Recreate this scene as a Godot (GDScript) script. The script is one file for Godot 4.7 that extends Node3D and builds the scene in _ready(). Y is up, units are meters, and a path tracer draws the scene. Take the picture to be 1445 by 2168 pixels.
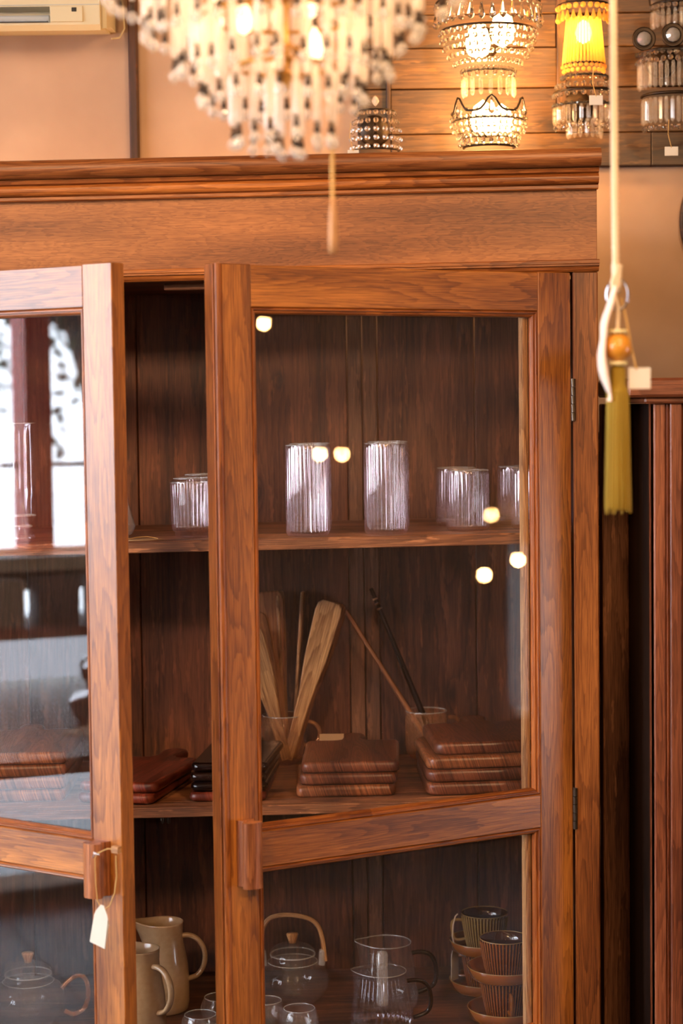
extends Node3D
# An antique shop: a teak display cabinet with two glazed doors ajar, glassware and boards inside,
# a crystal chandelier in front of it and crystal wall lamps on a board behind it. Metres, y up, cabinet front at z = 0.

const SKEW := 0.011            # the old cabinet is a little out of square: its shelves rise to the right
var rng := RandomNumberGenerator.new()
var used := {}
var M := {}

# ------------------------------------------------------------------ mesh builder
class MB:
	var v := PackedVector3Array()
	var uv := PackedVector2Array()
	var g := PackedInt32Array()
	var xf := Transform3D.IDENTITY
	var rack := 0.0
	var uvo := Vector2.ZERO
	var mark := 0

	func tri(a: Vector3, b: Vector3, c: Vector3, ua: Vector2, ub: Vector2, uc: Vector2, sg := -1) -> void:
		v.append(a); v.append(b); v.append(c)
		uv.append(ua); uv.append(ub); uv.append(uc)
		g.append(sg); g.append(sg); g.append(sg)

	func quad(a: Vector3, b: Vector3, c: Vector3, d: Vector3, ua: Vector2, ub: Vector2, uc: Vector2, ud: Vector2, sg := -1) -> void:
		tri(a, b, c, ua, ub, uc, sg)
		tri(a, c, d, ua, uc, ud, sg)

	func begin() -> void:
		mark = v.size()

	func swap(i: int) -> void:
		var t := v[i + 1]; v[i + 1] = v[i + 2]; v[i + 2] = t
		var u := uv[i + 1]; uv[i + 1] = uv[i + 2]; uv[i + 2] = u

	func done(convex := false) -> void:      # turns the faces outwards (clockwise from outside), then places them
		var c := Vector3.ZERO
		for i in range(mark, v.size()): c += v[i]
		c /= maxf(1.0, v.size() - mark)
		var vol := 0.0
		for i in range(mark, v.size(), 3):
			var d := (v[i] - c).dot((v[i + 1] - c).cross(v[i + 2] - c))
			if convex:
				if d > 0.0: swap(i)
			else:
				vol += d
		if not convex and vol > 0.0:
			for i in range(mark, v.size(), 3): swap(i)
		for i in range(mark, v.size()):
			var p := xf * v[i]
			v[i] = Vector3(p.x, p.y + rack * p.x, p.z)
		mark = v.size()

	func wuv(p: Vector3, L: int, n: int) -> Vector2:
		var o := 0
		for k in 3:
			if k != L and k != n: o = k
		if L == n:
			return Vector2(p[(L + 1) % 3] * 4.0, p[(L + 2) % 3] / 2.2) + uvo
		return Vector2(p[o] * 4.0 + p[n] * 4.0, p[L] / 2.2) + uvo

	# chamfered box, grain along axis L (0 x, 1 y, 2 z)
	func box(lo: Vector3, hi: Vector3, bev := 0.0015, L := 1) -> void:
		begin()
		var c := (lo + hi) / 2.0
		var h := (hi - lo) / 2.0
		var b := minf(bev, minf(h.x, minf(h.y, h.z)) * 0.9)
		var pt := func(s: Vector3, ax: int) -> Vector3:
			var q := Vector3(h.x - b, h.y - b, h.z - b)
			q[ax] = h[ax]
			return c + Vector3(s.x * q.x, s.y * q.y, s.z * q.z)
		for ax in 3:
			var a1 := (ax + 1) % 3
			var a2 := (ax + 2) % 3
			for sg in [-1.0, 1.0]:
				var ps := []
				for k in [[-1.0, -1.0], [1.0, -1.0], [1.0, 1.0], [-1.0, 1.0]]:
					var s := Vector3.ZERO
					s[ax] = sg; s[a1] = k[0]; s[a2] = k[1]
					ps.append(pt.call(s, ax))
				quad(ps[0], ps[1], ps[2], ps[3], wuv(ps[0] - lo, L, ax), wuv(ps[1] - lo, L, ax), wuv(ps[2] - lo, L, ax), wuv(ps[3] - lo, L, ax))
			if b > 0.0:
				for s1 in [-1.0, 1.0]:
					for s2 in [-1.0, 1.0]:
						var e := []
						for k in [[-1.0, a1], [1.0, a1], [1.0, a2], [-1.0, a2]]:
							var s := Vector3.ZERO
							s[ax] = k[0]; s[a1] = s1; s[a2] = s2
							e.append(pt.call(s, k[1]))
						quad(e[0], e[1], e[2], e[3], wuv(e[0] - lo, L, a1), wuv(e[1] - lo, L, a1), wuv(e[2] - lo, L, a1), wuv(e[3] - lo, L, a1))
		if b > 0.0:
			for sx in [-1.0, 1.0]:
				for sy in [-1.0, 1.0]:
					for sz in [-1.0, 1.0]:
						var s := Vector3(sx, sy, sz)
						var p0: Vector3 = pt.call(s, 0)
						var p1: Vector3 = pt.call(s, 1)
						var p2: Vector3 = pt.call(s, 2)
						tri(p0, p1, p2, wuv(p0 - lo, L, 0), wuv(p1 - lo, L, 0), wuv(p2 - lo, L, 0))
		done(true)

	# closed profile (a, b) swept along axis L from t0 to t1; profile axes are the two others in order
	func extrude(pr: PackedVector2Array, L: int, t0: float, t1: float, sg := -1) -> void:
		begin()
		var at := func(p: Vector2, t: float) -> Vector3:
			return [Vector3(t, p.x, p.y), Vector3(p.x, t, p.y), Vector3(p.x, p.y, t)][L]
		var run := 0.0
		var n := pr.size()
		for i in n:
			var a := pr[i]
			var b := pr[(i + 1) % n]
			var l := a.distance_to(b)
			quad(at.call(a, t0), at.call(b, t0), at.call(b, t1), at.call(a, t1), Vector2(run * 4.0, 0) + uvo, Vector2((run + l) * 4.0, 0) + uvo, Vector2((run + l) * 4.0, (t1 - t0) / 2.2) + uvo, Vector2(run * 4.0, (t1 - t0) / 2.2) + uvo, sg)
			run += l
		var ix := Geometry2D.triangulate_polygon(pr)
		var area := 0.0
		for i in n:
			area += pr[i].cross(pr[(i + 1) % n])
		for k in range(0, ix.size(), 3):
			var a := pr[ix[k]]
			var b := pr[ix[k + 1]]
			var c := pr[ix[k + 2]]
			if (b - a).cross(c - a) * area < 0.0:
				var t := b; b = c; c = t
			tri(at.call(a, t0), at.call(c, t0), at.call(b, t0), a * 4.0 + uvo, c * 4.0 + uvo, b * 4.0 + uvo)
			tri(at.call(a, t1), at.call(b, t1), at.call(c, t1), a * 4.0 + uvo, b * 4.0 + uvo, c * 4.0 + uvo)
		done()

	# a mitred moulding round a rectangle in the xy plane: steps are (inset, z)
	func ring_frame(x0: float, y0: float, x1: float, y1: float, steps: Array) -> void:
		for k in steps.size() - 1:
			var i0: float = steps[k][0]
			var z0: float = steps[k][1]
			var i1: float = steps[k + 1][0]
			var z1: float = steps[k + 1][1]
			var A := [Vector3(x0 + i0, y0 + i0, z0), Vector3(x1 - i0, y0 + i0, z0), Vector3(x1 - i0, y1 - i0, z0), Vector3(x0 + i0, y1 - i0, z0)]
			var B := [Vector3(x0 + i1, y0 + i1, z1), Vector3(x1 - i1, y0 + i1, z1), Vector3(x1 - i1, y1 - i1, z1), Vector3(x0 + i1, y1 - i1, z1)]
			for e in 4:
				var f := (e + 1) % 4
				begin()
				var L := 0 if e % 2 == 0 else 1
				var us := []
				for p in [A[e], A[f], B[f], B[e]]:
					us.append(Vector2((p[1 - L] + p.z) * 4.0, p[L] / 2.2) + uvo)
				var a: Vector3 = A[e]
				var b: Vector3 = A[f]
				var c: Vector3 = B[f]
				var d: Vector3 = B[e]
				# visible from +z and from inside the opening; Godot fronts run clockwise
				quad(a, d, c, b, us[0], us[3], us[2], us[1])
				for i in range(mark, v.size()):
					v[i] = xf * v[i]
				mark = v.size()

	# turned shape: points are (radius, y) or (radius, y, rib share)
	func lathe(pr: Array, n := 24, ribs := 0, amp := 0.0, sharp := [], phi0 := 0.0) -> void:
		begin()
		var sg := 0
		var run := 0.0
		for i in pr.size() - 1:
			if i in sharp: sg += 1
			var p = pr[i]
			var q = pr[i + 1]
			var l := Vector2(p[0], p[1]).distance_to(Vector2(q[0], q[1]))
			for j in n:
				var ps := []
				for e in [[p, j], [p, j + 1], [q, j + 1], [q, j]]:
					var w = e[0]
					var ph: float = TAU * (e[1] % n) / n + phi0
					var share: float = 0.0
					if typeof(w) == TYPE_VECTOR3: share = w.z
					var r: float = w[0] * (1.0 + amp * share * cos(ribs * (ph - phi0)))
					ps.append(Vector3(r * cos(ph), w[1], r * sin(ph)))
				var u0 := float(j) / n
				var u1 := float(j + 1) / n
				if p[0] > 1e-6:
					if q[0] > 1e-6:
						quad(ps[0], ps[1], ps[2], ps[3], Vector2(u0, run), Vector2(u1, run), Vector2(u1, run + l), Vector2(u0, run + l), sg)
					else:
						tri(ps[0], ps[1], ps[2], Vector2(u0, run), Vector2(u1, run), Vector2(u1, run + l), sg)
				elif q[0] > 1e-6:
					tri(ps[0], ps[2], ps[3], Vector2(u0, run), Vector2(u1, run + l), Vector2(u0, run + l), sg)
			run += l
		done()

	# round bar along a path; radius may vary; flat squeezes it across
	func tube(path_in: Array, rad_in, n := 8, closed := false, flat := 1.0, up := Vector3.UP) -> void:
		begin()
		var path := path_in
		var rad = rad_in
		if not closed and n >= 8 and path.size() >= 4 and path.size() <= 16:   # round the bends
			path = []
			var rr := []
			var e := path_in.size() - 1
			for i in e:
				for k in 5:
					var f := k / 5.0
					path.append((path_in[i] as Vector3).cubic_interpolate(path_in[i + 1], path_in[maxi(i - 1, 0)], path_in[mini(i + 2, e)], f))
					if typeof(rad_in) == TYPE_ARRAY: rr.append(lerpf(rad_in[i], rad_in[i + 1], f))
			path.append(path_in[e])
			if typeof(rad_in) == TYPE_ARRAY:
				rr.append(rad_in[e])
				rad = rr
		var m := path.size()
		var rings := []
		var t0 := (path[1] - path[0] as Vector3).normalized()
		var nrm := up - t0 * up.dot(t0)
		if nrm.length() < 0.05: nrm = Vector3.RIGHT - t0 * t0.x
		if nrm.length() < 0.05: nrm = Vector3.FORWARD - t0 * -t0.z
		nrm = nrm.normalized()
		var run := 0.0
		var runs := []
		for i in m:
			var a: Vector3 = path[(i - 1 + m) % m] if closed else path[maxi(i - 1, 0)]
			var b: Vector3 = path[(i + 1) % m] if closed else path[mini(i + 1, m - 1)]
			var t := (b - a).normalized()
			nrm = (nrm - t * nrm.dot(t)).normalized()
			var bi := t.cross(nrm)
			var r: float = rad if typeof(rad) == TYPE_FLOAT else rad[mini(i, rad.size() - 1)]
			var ring := []
			for j in n:
				var ph := TAU * j / n
				ring.append(path[i] + nrm * cos(ph) * r * flat + bi * sin(ph) * r)
			rings.append(ring)
			if i > 0: run += path[i].distance_to(path[i - 1])
			runs.append(run)
		for i in (m if closed else m - 1):
			var R0: Array = rings[i]
			var R1: Array = rings[(i + 1) % m]
			for j in n:
				var k := (j + 1) % n
				quad(R0[j], R0[k], R1[k], R1[j], Vector2(float(j) / n, runs[i]) + uvo, Vector2(float(j + 1) / n, runs[i]) + uvo, Vector2(float(j + 1) / n, runs[(i + 1) % m]) + uvo, Vector2(float(j) / n, runs[(i + 1) % m]) + uvo, 0)
		if not closed:
			for j in n:
				var k := (j + 1) % n
				tri(path[0], rings[0][k], rings[0][j], uvo, uvo, uvo, 1)
				tri(path[m - 1], rings[m - 1][j], rings[m - 1][k], uvo, uvo, uvo, 2)
		done()

	# flat board: outline in x, z, from y = 0 to th, edges rounded by rd; grain along axis (0 x, 2 z)
	func slab(ol: PackedVector2Array, th: float, rd: float, grain := 2, steps := 3) -> void:
		begin()
		var n := ol.size()
		var area := 0.0
		for i in n: area += ol[i].cross(ol[(i + 1) % n])
		var sgn := 1.0 if area > 0.0 else -1.0
		var inw := PackedVector2Array()
		for i in n:
			var e0 := (ol[i] - ol[(i - 1 + n) % n]).normalized()
			var e1 := (ol[(i + 1) % n] - ol[i]).normalized()
			var nn := (Vector2(-e0.y, e0.x) + Vector2(-e1.y, e1.x)).normalized() * sgn
			inw.append(nn)
		var lay := []
		for k in steps + 1:
			var a := PI / 2.0 * k / steps
			lay.append([rd * (1.0 - sin(a)), rd * (1.0 - cos(a))])
		for k in steps + 1:
			var a := PI / 2.0 * k / steps
			lay.append([rd * (1.0 - cos(a)), th - rd + rd * sin(a)])
		var at := func(i: int, l: Array) -> Vector3:
			var p: Vector2 = ol[i] + inw[i] * l[0]
			return Vector3(p.x, l[1], p.y)
		var um := func(p: Vector3) -> Vector2:
			return Vector2((p.z if grain == 0 else p.x) * 4.0 + p.y * 1.3, (p.x if grain == 0 else p.z) / 2.2) + uvo
		for k in lay.size() - 1:
			for i in n:
				var j := (i + 1) % n
				var a: Vector3 = at.call(i, lay[k])
				var b: Vector3 = at.call(j, lay[k])
				var c: Vector3 = at.call(j, lay[k + 1])
				var d: Vector3 = at.call(i, lay[k + 1])
				if sgn > 0.0:
					quad(a, b, c, d, um.call(a), um.call(b), um.call(c), um.call(d), 0)
				else:
					quad(b, a, d, c, um.call(b), um.call(a), um.call(d), um.call(c), 0)
		for top in [0, 1]:
			var l: Array = lay[lay.size() - 1] if top else lay[0]
			var fl := PackedVector2Array()
			for i in n: fl.append(ol[i] + inw[i] * l[0])
			var ix := Geometry2D.triangulate_polygon(fl)
			for k in range(0, ix.size(), 3):
				var p := []
				for q in 3: p.append(Vector3(fl[ix[k + q]].x, l[1], fl[ix[k + q]].y))
				var up: bool = (p[1] - p[0]).cross(p[2] - p[0]).y > 0.0
				# same winding sense as the sides before done() settles which way is out
				var side_sense: bool = true
				if up == (top == 1) == side_sense:
					tri(p[0], p[2], p[1], um.call(p[0]), um.call(p[2]), um.call(p[1]), -1)
				else:
					tri(p[0], p[1], p[2], um.call(p[0]), um.call(p[1]), um.call(p[2]), -1)
		done()

	func mesh() -> ArrayMesh:
		var st := SurfaceTool.new()
		st.begin(Mesh.PRIMITIVE_TRIANGLES)
		for i in v.size():
			st.set_smooth_group(g[i])
			st.set_uv(uv[i])
			st.add_vertex(v[i])
		st.generate_normals()
		return st.commit()

# ------------------------------------------------------------------ naming
func numbered(n: String) -> String:
	var k: int = used.get(n, 0)
	used[n] = k + 1
	return n if k == 0 else "%s_%03d" % [n, k]

func thing(n: String, label: String, cat: String, at := Vector3.ZERO, turn := 0.0, group := "") -> Node3D:
	var o := Node3D.new()
	o.name = numbered(n)
	add_child(o)
	o.position = at
	o.rotation.y = turn
	tag(o, label, cat, group)
	return o

func tag(o: Node3D, label: String, cat: String, group := "") -> void:
	o.set_meta("label", label)
	o.set_meta("category", cat)
	if group != "": o.set_meta("group", group)

func part(n: String, shape, mat: Material, parent: Node3D, at := Vector3.ZERO) -> MeshInstance3D:
	var o := MeshInstance3D.new()
	o.name = n
	o.mesh = shape.mesh() if shape is MB else shape
	o.material_override = mat
	o.position = at
	parent.add_child(o, true)
	return o

func struct(n: String, shape, mat: Material) -> MeshInstance3D:
	var o := part(numbered(n), shape, mat, self)
	o.set_meta("kind", "structure")
	return o

func copy_of(src: Node3D, label: String, at: Vector3, turn := 0.0, group := "") -> Node3D:
	var o: Node3D = src.duplicate()
	o.name = numbered(String(src.name).rstrip("0123456789").rstrip("_"))
	add_child(o)
	o.position = at
	o.rotation.y = turn
	o.set_meta("label", label)
	if group != "": o.set_meta("group", group)
	return o

func ruv() -> Vector2:
	return Vector2(rng.randf(), rng.randf() * 0.3)

# ------------------------------------------------------------------ textures and materials
func wood_tex(sd: int, w: int, h: int, rings: float, across: float, along: float, ring_dark: float, fibre: float, dark: Color, light: Color, knots := 0) -> ImageTexture:
	var n := []
	for k in 5:
		var f := FastNoiseLite.new()
		f.seed = sd + k
		f.noise_type = FastNoiseLite.TYPE_SIMPLEX
		f.fractal_type = FastNoiseLite.FRACTAL_NONE
		f.frequency = 1.0
		n.append(f)
	var kn := []
	var kr := RandomNumberGenerator.new()
	kr.seed = sd
	for k in knots:
		kn.append(Vector3(kr.randf() * 0.25, kr.randf() * 2.2, kr.randf_range(0.006, 0.014)))
	var data := PackedByteArray()
	data.resize(w * h * 3)
	var cx := PackedFloat32Array()
	var cz := PackedFloat32Array()
	for x in w:
		var a := TAU * x / w
		cx.append(cos(a) * 0.04); cz.append(sin(a) * 0.04)
	var i := 0
	for y in h:
		var t := 2.2 * y / h
		for x in w:
			var u := cx[x]
			var s := cz[x]
			var low: float = n[0].get_noise_3d(u * across, s * across, t * along)
			var fine: float = n[1].get_noise_3d(u * 260.0, s * 260.0, t * 45.0)
			var gg := low * rings + fine * (0.10 if along < 5.0 else 0.36)
			var kd := 0.0
			for k in kn:
				var du := fposmod(0.25 * x / w - k.x + 0.125, 0.25) - 0.125
				var dd: float = Vector2(du, (t - k.y) * 0.45).length() / k.z
				gg += 2.2 * exp(-dd * 0.7)
				kd += exp(-dd * dd * 0.8)
			var d := fposmod(gg, 1.0)
			var ring := d * d * (1.0 - smoothstep(0.93, 1.0, d) * 0.6)
			var fib: float = n[2].get_noise_3d(u * 700.0, s * 700.0, t * 9.0)
			var fib2: float = n[3].get_noise_3d(u * 1700.0, s * 1700.0, t * 22.0)
			var broad: float = n[4].get_noise_3d(u * 14.0, s * 14.0, t * 1.4)
			var val := clampf(0.62 + 0.30 * broad - ring_dark * ring + fibre * (fib * 0.6 + fib2 * 0.5) - 0.5 * kd, 0.0, 1.0)
			if knots > 0:      # pale scuffs and water marks of old boards
				val = minf(1.0, val + 0.42 * smoothstep(0.62, 0.85, n[4].get_noise_3d(u * 55.0 + 9.0, s * 55.0, t * 6.0) + 0.25 * fine))
			var c := dark.lerp(light, val)
			data[i] = int(c.r * 255.0); data[i + 1] = int(c.g * 255.0); data[i + 2] = int(c.b * 255.0)
			i += 3
	var im := Image.create_from_data(w, h, false, Image.FORMAT_RGB8, data)
	return ImageTexture.create_from_image(im)

func mat(c: Color, rough := 0.6, metal := 0.0, tex: Texture2D = null, spec := 0.5) -> StandardMaterial3D:
	var m := StandardMaterial3D.new()
	m.albedo_color = c
	m.roughness = rough
	m.metallic = metal
	m.metallic_specular = spec
	if tex: m.albedo_texture = tex
	return m

func wood(c: Color, tex: Texture2D, rough := 0.5, bump := 0.03) -> StandardMaterial3D:
	var m := mat(c, rough, 0.0, tex)
	m.heightmap_enabled = true
	m.heightmap_texture = tex
	m.heightmap_scale = bump
	return m

func pane_mat(c: Color, a: float, rough := 0.03, metal := 0.0) -> StandardMaterial3D:
	var m := StandardMaterial3D.new()
	m.transparency = BaseMaterial3D.TRANSPARENCY_ALPHA
	m.albedo_color = Color(c.r, c.g, c.b, a)
	m.roughness = rough
	m.metallic = metal
	return m

func cut_glass(c: Color, a: float) -> StandardMaterial3D:
	var m := mat(Color(c.r, c.g, c.b, a), 0.02)
	m.refraction_enabled = true
	m.refraction_scale = 0.055
	return m

func glow_mat(c: Color, e: float) -> StandardMaterial3D:
	var m := mat(c, 0.5)
	m.emission_enabled = true
	m.emission = c
	m.emission_energy_multiplier = e
	return m

func noise_mat(c0: Color, c1: Color, freq: float, scale: float, rough := 0.9, bump := 0.1) -> StandardMaterial3D:
	var f := FastNoiseLite.new()
	f.seed = 7
	f.frequency = freq
	f.fractal_octaves = 5
	var im := f.get_seamless_image(256, 256)
	im.convert(Image.FORMAT_RGB8)
	var out := Image.create(256, 256, false, Image.FORMAT_RGB8)
	for y in 256:
		for x in 256:
			out.set_pixel(x, y, c0.lerp(c1, im.get_pixel(x, y).r))
	var m := mat(Color.WHITE, rough, 0.0, ImageTexture.create_from_image(out), 0.3)
	m.uv1_triplanar = true
	m.uv1_world_triplanar = true
	m.uv1_scale = Vector3.ONE * scale
	if bump > 0.0:
		m.heightmap_enabled = true
		m.heightmap_texture = m.albedo_texture
		m.heightmap_scale = bump
	return m

func make_materials() -> void:
	var teak := wood_tex(11, 384, 1536, 3.0, 24.0, 2.0, 0.34, 0.36, Color(0.46, 0.36, 0.28), Color(1.0, 0.95, 0.9))
	var figured := wood_tex(77, 384, 1536, 2.8, 30.0, 7.0, 0.25, 0.22, Color(0.46, 0.36, 0.28), Color(1.0, 0.95, 0.9))
	var board := wood_tex(31, 320, 1280, 2.6, 16.0, 0.9, 0.34, 0.34, Color(0.40, 0.33, 0.29), Color(1.0, 0.96, 0.92), 9)
	var walnut := wood_tex(53, 320, 1280, 4.0, 24.0, 2.2, 0.42, 0.30, Color(0.36, 0.28, 0.25), Color(1.0, 0.92, 0.85))
	M.board_tex = board
	M.teak = wood(Color(0.725, 0.475, 0.26), teak, 0.42)
	M.figured = wood(Color(0.725, 0.475, 0.26), figured, 0.45)
	M.teak_post = wood(Color(0.70, 0.455, 0.235), teak, 0.42)
	M.teak_door = wood(Color(0.80, 0.535, 0.235), teak, 0.36)
	M.teak_edge = wood(Color(0.79, 0.50, 0.235), teak, 0.40)
	M.teak_door.clearcoat_enabled = true
	M.teak_door.clearcoat = 0.45
	M.teak_door.clearcoat_roughness = 0.35
	M.back = wood(Color(0.50, 0.305, 0.20), board, 0.5)
	M.pull_wood = wood(Color(0.84, 0.57, 0.38), teak, 0.38)
	M.back_pale = wood(Color(0.56, 0.40, 0.29), board, 0.5)
	M.shelf = wood(Color(0.77, 0.53, 0.36), board, 0.5)
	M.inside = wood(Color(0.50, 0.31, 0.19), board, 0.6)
	M.rail_board = wood(Color(0.36, 0.25, 0.12), board, 0.45)
	M.rosewood = wood(Color(0.66, 0.41, 0.28), teak, 0.4)
	M.dark_wood = wood(Color(0.24, 0.15, 0.11), board, 0.6)
	M.walnut = wood(Color(0.57, 0.36, 0.25), walnut, 0.35, 0.01)
	M.walnut_light = wood(Color(0.72, 0.48, 0.31), walnut, 0.35, 0.01)
	M.red_board = wood(Color(0.56, 0.25, 0.16), board, 0.38, 0.01)
	M.ebony = wood(Color(0.19, 0.12, 0.10), walnut, 0.22, 0.01)
	M.pale_wood = wood(Color(0.95, 0.77, 0.55), teak, 0.5, 0.01)
	M.mid_wood = wood(Color(0.78, 0.55, 0.37), teak, 0.5, 0.01)
	M.floor = wood(Color(0.22, 0.20, 0.20), board, 0.25)
	M.slate = noise_mat(Color(0.13, 0.15, 0.18), Color(0.19, 0.21, 0.25), 0.03, 2.0, 0.5, 0.02)
	M.plaster = noise_mat(Color(0.62, 0.505, 0.43), Color(0.70, 0.585, 0.50), 0.02, 0.7, 0.9, 0.05)
	M.room = noise_mat(Color(0.36, 0.28, 0.23), Color(0.42, 0.33, 0.27), 0.02, 0.7, 0.95, 0.0)
	M.red_paint = mat(Color(0.84, 0.27, 0.22), 0.5)
	M.white_paint = mat(Color(0.86, 0.85, 0.83), 0.4)
	M.pane = pane_mat(Color(0.72, 0.62, 0.55), 0.012, 0.01, 0.0)
	M.window_pane = pane_mat(Color(1, 1, 1), 0.01, 0.01)
	M.steel = mat(Color(0.42, 0.38, 0.34), 0.35, 0.9)
	M.chrome = mat(Color(0.8, 0.8, 0.82), 0.12, 1.0)
	M.bronze = mat(Color(0.19, 0.14, 0.10), 0.42, 0.7)
	M.brass = mat(Color(0.72, 0.52, 0.25), 0.3, 0.9)
	M.paper = mat(Color(0.86, 0.82, 0.76), 0.9)
	M.paper.backlight_enabled = true
	M.paper.backlight = Color(0.3, 0.28, 0.25)
	M.kraft = mat(Color(0.66, 0.50, 0.34), 0.9)
	M.string = mat(Color(0.78, 0.62, 0.38), 0.9)
	M.rope = mat(Color(0.88, 0.78, 0.66), 0.9)
	M.cloth = mat(Color(0.92, 0.82, 0.76), 0.95)
	M.ochre = mat(Color(0.57, 0.45, 0.03), 0.75)
	M.ochre.rim_enabled = true
	M.ochre.rim = 0.3
	M.amber_bead = mat(Color(0.80, 0.53, 0.12), 0.12)
	M.amber_bead.clearcoat_enabled = true
	M.ivory = mat(Color(0.84, 0.78, 0.58), 0.4)
	M.luster = pane_mat(Color(0.86, 0.70, 0.52), 0.05, 0.05, 0.03)
	var one := Image.create(4, 4, false, Image.FORMAT_RGB8)
	one.fill(Color.WHITE)
	M.luster = mat(Color(0.96, 0.88, 0.90, 0.27), 0.10, 1.0, ImageTexture.create_from_image(one))
	M.luster.transparency = BaseMaterial3D.TRANSPARENCY_ALPHA
	M.film = mat(Color(0.97, 0.96, 1.0, 0.13), 0.07, 1.0, M.luster.albedo_texture)
	M.film.transparency = BaseMaterial3D.TRANSPARENCY_ALPHA
	M.amber_glass = mat(Color(0.92, 0.64, 0.42, 0.30), 0.10, 0.6, M.luster.albedo_texture)
	M.amber_glass.transparency = BaseMaterial3D.TRANSPARENCY_ALPHA
	M.clear = pane_mat(Color(0.92, 0.92, 0.92), 0.012, 0.03, 0.015)
	M.clear_rim = pane_mat(Color(0.9, 0.9, 0.9), 0.15, 0.05, 0.25)
	M.brown_glass = mat(Color(0.13, 0.06, 0.03), 0.12)
	M.crystal = pane_mat(Color(1.0, 0.97, 0.93), 0.10, 0.03, 0.3)
	M.rod = pane_mat(Color(1.0, 0.95, 0.89), 0.20, 0.08, 0.06)
	M.rod.backlight_enabled = true
	M.rod.backlight = Color(0.9, 0.85, 0.78)
	M.prism = pane_mat(Color(0.98, 0.92, 0.82), 0.08, 0.05, 0.04)
	M.bead = cut_glass(Color(1.0, 0.97, 0.92), 0.04)
	M.drop = cut_glass(Color(1.0, 0.98, 0.95), 0.02)
	M.amber_rod = pane_mat(Color(0.95, 0.76, 0.48), 0.36, 0.08, 0.1)
	M.amber_rod.backlight_enabled = true
	M.amber_rod.backlight = Color(0.9, 0.7, 0.3)
	M.stone = noise_mat(Color(0.60, 0.48, 0.35), Color(0.67, 0.55, 0.42), 0.05, 6.0, 0.28, 0.0)
	M.stone.clearcoat_enabled = true
	M.stone.clearcoat_roughness = 0.1
	# glaze breaks pale on the ridges and pools dark in the grooves of the ribbed cups
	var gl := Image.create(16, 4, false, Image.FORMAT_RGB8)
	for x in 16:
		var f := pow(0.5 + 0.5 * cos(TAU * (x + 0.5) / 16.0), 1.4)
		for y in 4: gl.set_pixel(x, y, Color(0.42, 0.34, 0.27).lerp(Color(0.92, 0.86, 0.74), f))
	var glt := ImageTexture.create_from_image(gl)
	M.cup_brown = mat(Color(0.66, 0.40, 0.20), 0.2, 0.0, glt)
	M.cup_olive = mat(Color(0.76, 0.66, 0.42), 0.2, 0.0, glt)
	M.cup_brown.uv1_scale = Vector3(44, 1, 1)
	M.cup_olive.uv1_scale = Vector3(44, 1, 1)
	M.olive_plain = mat(Color(0.60, 0.47, 0.26), 0.2)
	M.saucer = mat(Color(0.56, 0.31, 0.11), 0.18)
	M.glaze_dark = mat(Color(0.26, 0.14, 0.07), 0.12)
	for k in ["cup_brown", "cup_olive", "saucer", "olive_plain", "glaze_dark"]:
		M[k].clearcoat_enabled = true
		M[k].clearcoat_roughness = 0.06
	M.ac = mat(Color(0.77, 0.71, 0.58), 0.45)
	M.ac_flap = mat(Color(0.62, 0.64, 0.66), 0.4)
	M.black = mat(Color(0.03, 0.028, 0.025), 0.6)
	M.bulb = glow_mat(Color(1.0, 0.84, 0.58), 16.0)
	M.candle = glow_mat(Color(1.0, 0.88, 0.70), 3.0)
	M.globe = glow_mat(Color(1.0, 0.86, 0.68), 2.0)
	M.spot = glow_mat(Color(1.0, 0.78, 0.45), 40.0)
	M.leaf = mat(Color(0.16, 0.22, 0.12), 0.6)
	M.bag = pane_mat(Color(0.85, 0.78, 0.7), 0.10, 0.12, 0.05)

# ------------------------------------------------------------------ entry
func _ready() -> void:
	rng.seed = 20
	# camera
	var cam := Camera3D.new()
	cam.name = "camera"
	cam.position = Vector3(0, 1.5, 3.1322)
	cam.rotation = Vector3(-0.0583, -0.003, -0.012)
	cam.fov = 29.619
	cam.near = 0.05
	cam.far = 60.0
	var at := CameraAttributesPhysical.new()
	at.frustum_focal_length = 66.19
	at.frustum_focus_distance = 3.19
	at.exposure_aperture = 3.2
	cam.attributes = at
	add_child(cam)
	cam.fov = 29.619
	cam.current = true
	# sky and exposure
	var we := WorldEnvironment.new()
	we.name = "environment"
	var env := Environment.new()
	env.background_mode = Environment.BG_COLOR
	env.background_color = Color(0.92, 0.955, 1.0)
	env.background_energy_multiplier = 18.0
	env.tonemap_mode = Environment.TONE_MAPPER_LINEAR
	env.tonemap_exposure = 1.0
	env.sdfgi_enabled = true
	env.ssao_enabled = true
	env.ssil_enabled = true
	we.environment = env
	add_child(we)
	make_materials()
	build_room()
	build_ceiling_lamps()
	build_cabinet()
	build_shelf_one()
	build_shelf_two()
	build_shelf_three()
	build_chandelier()
	build_wall_lamps()
	build_right_side()
	build_air_conditioner()
	build_shop()

func omni(n: String, at: Vector3, c: Color, e: float, size: float, parent: Node3D = self) -> void:
	var l := OmniLight3D.new()
	l.name = n
	l.light_color = c
	l.light_energy = e
	l.light_size = size
	l.omni_range = 12.0
	l.omni_attenuation = 2.0
	l.shadow_enabled = true
	parent.add_child(l, true)
	l.position = at

func bx(lo: Vector3, hi: Vector3, bev := 0.0015, L := 1) -> MB:
	var b := MB.new()
	b.uvo = ruv()
	b.box(lo, hi, bev, L)
	return b

func cx(lo: Vector3, hi: Vector3, bev := 0.0015, L := 0) -> MB:   # a piece of the out-of-square cabinet
	var b := MB.new()
	b.uvo = ruv()
	b.rack = SKEW
	b.box(lo, hi, bev, L)
	return b

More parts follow.
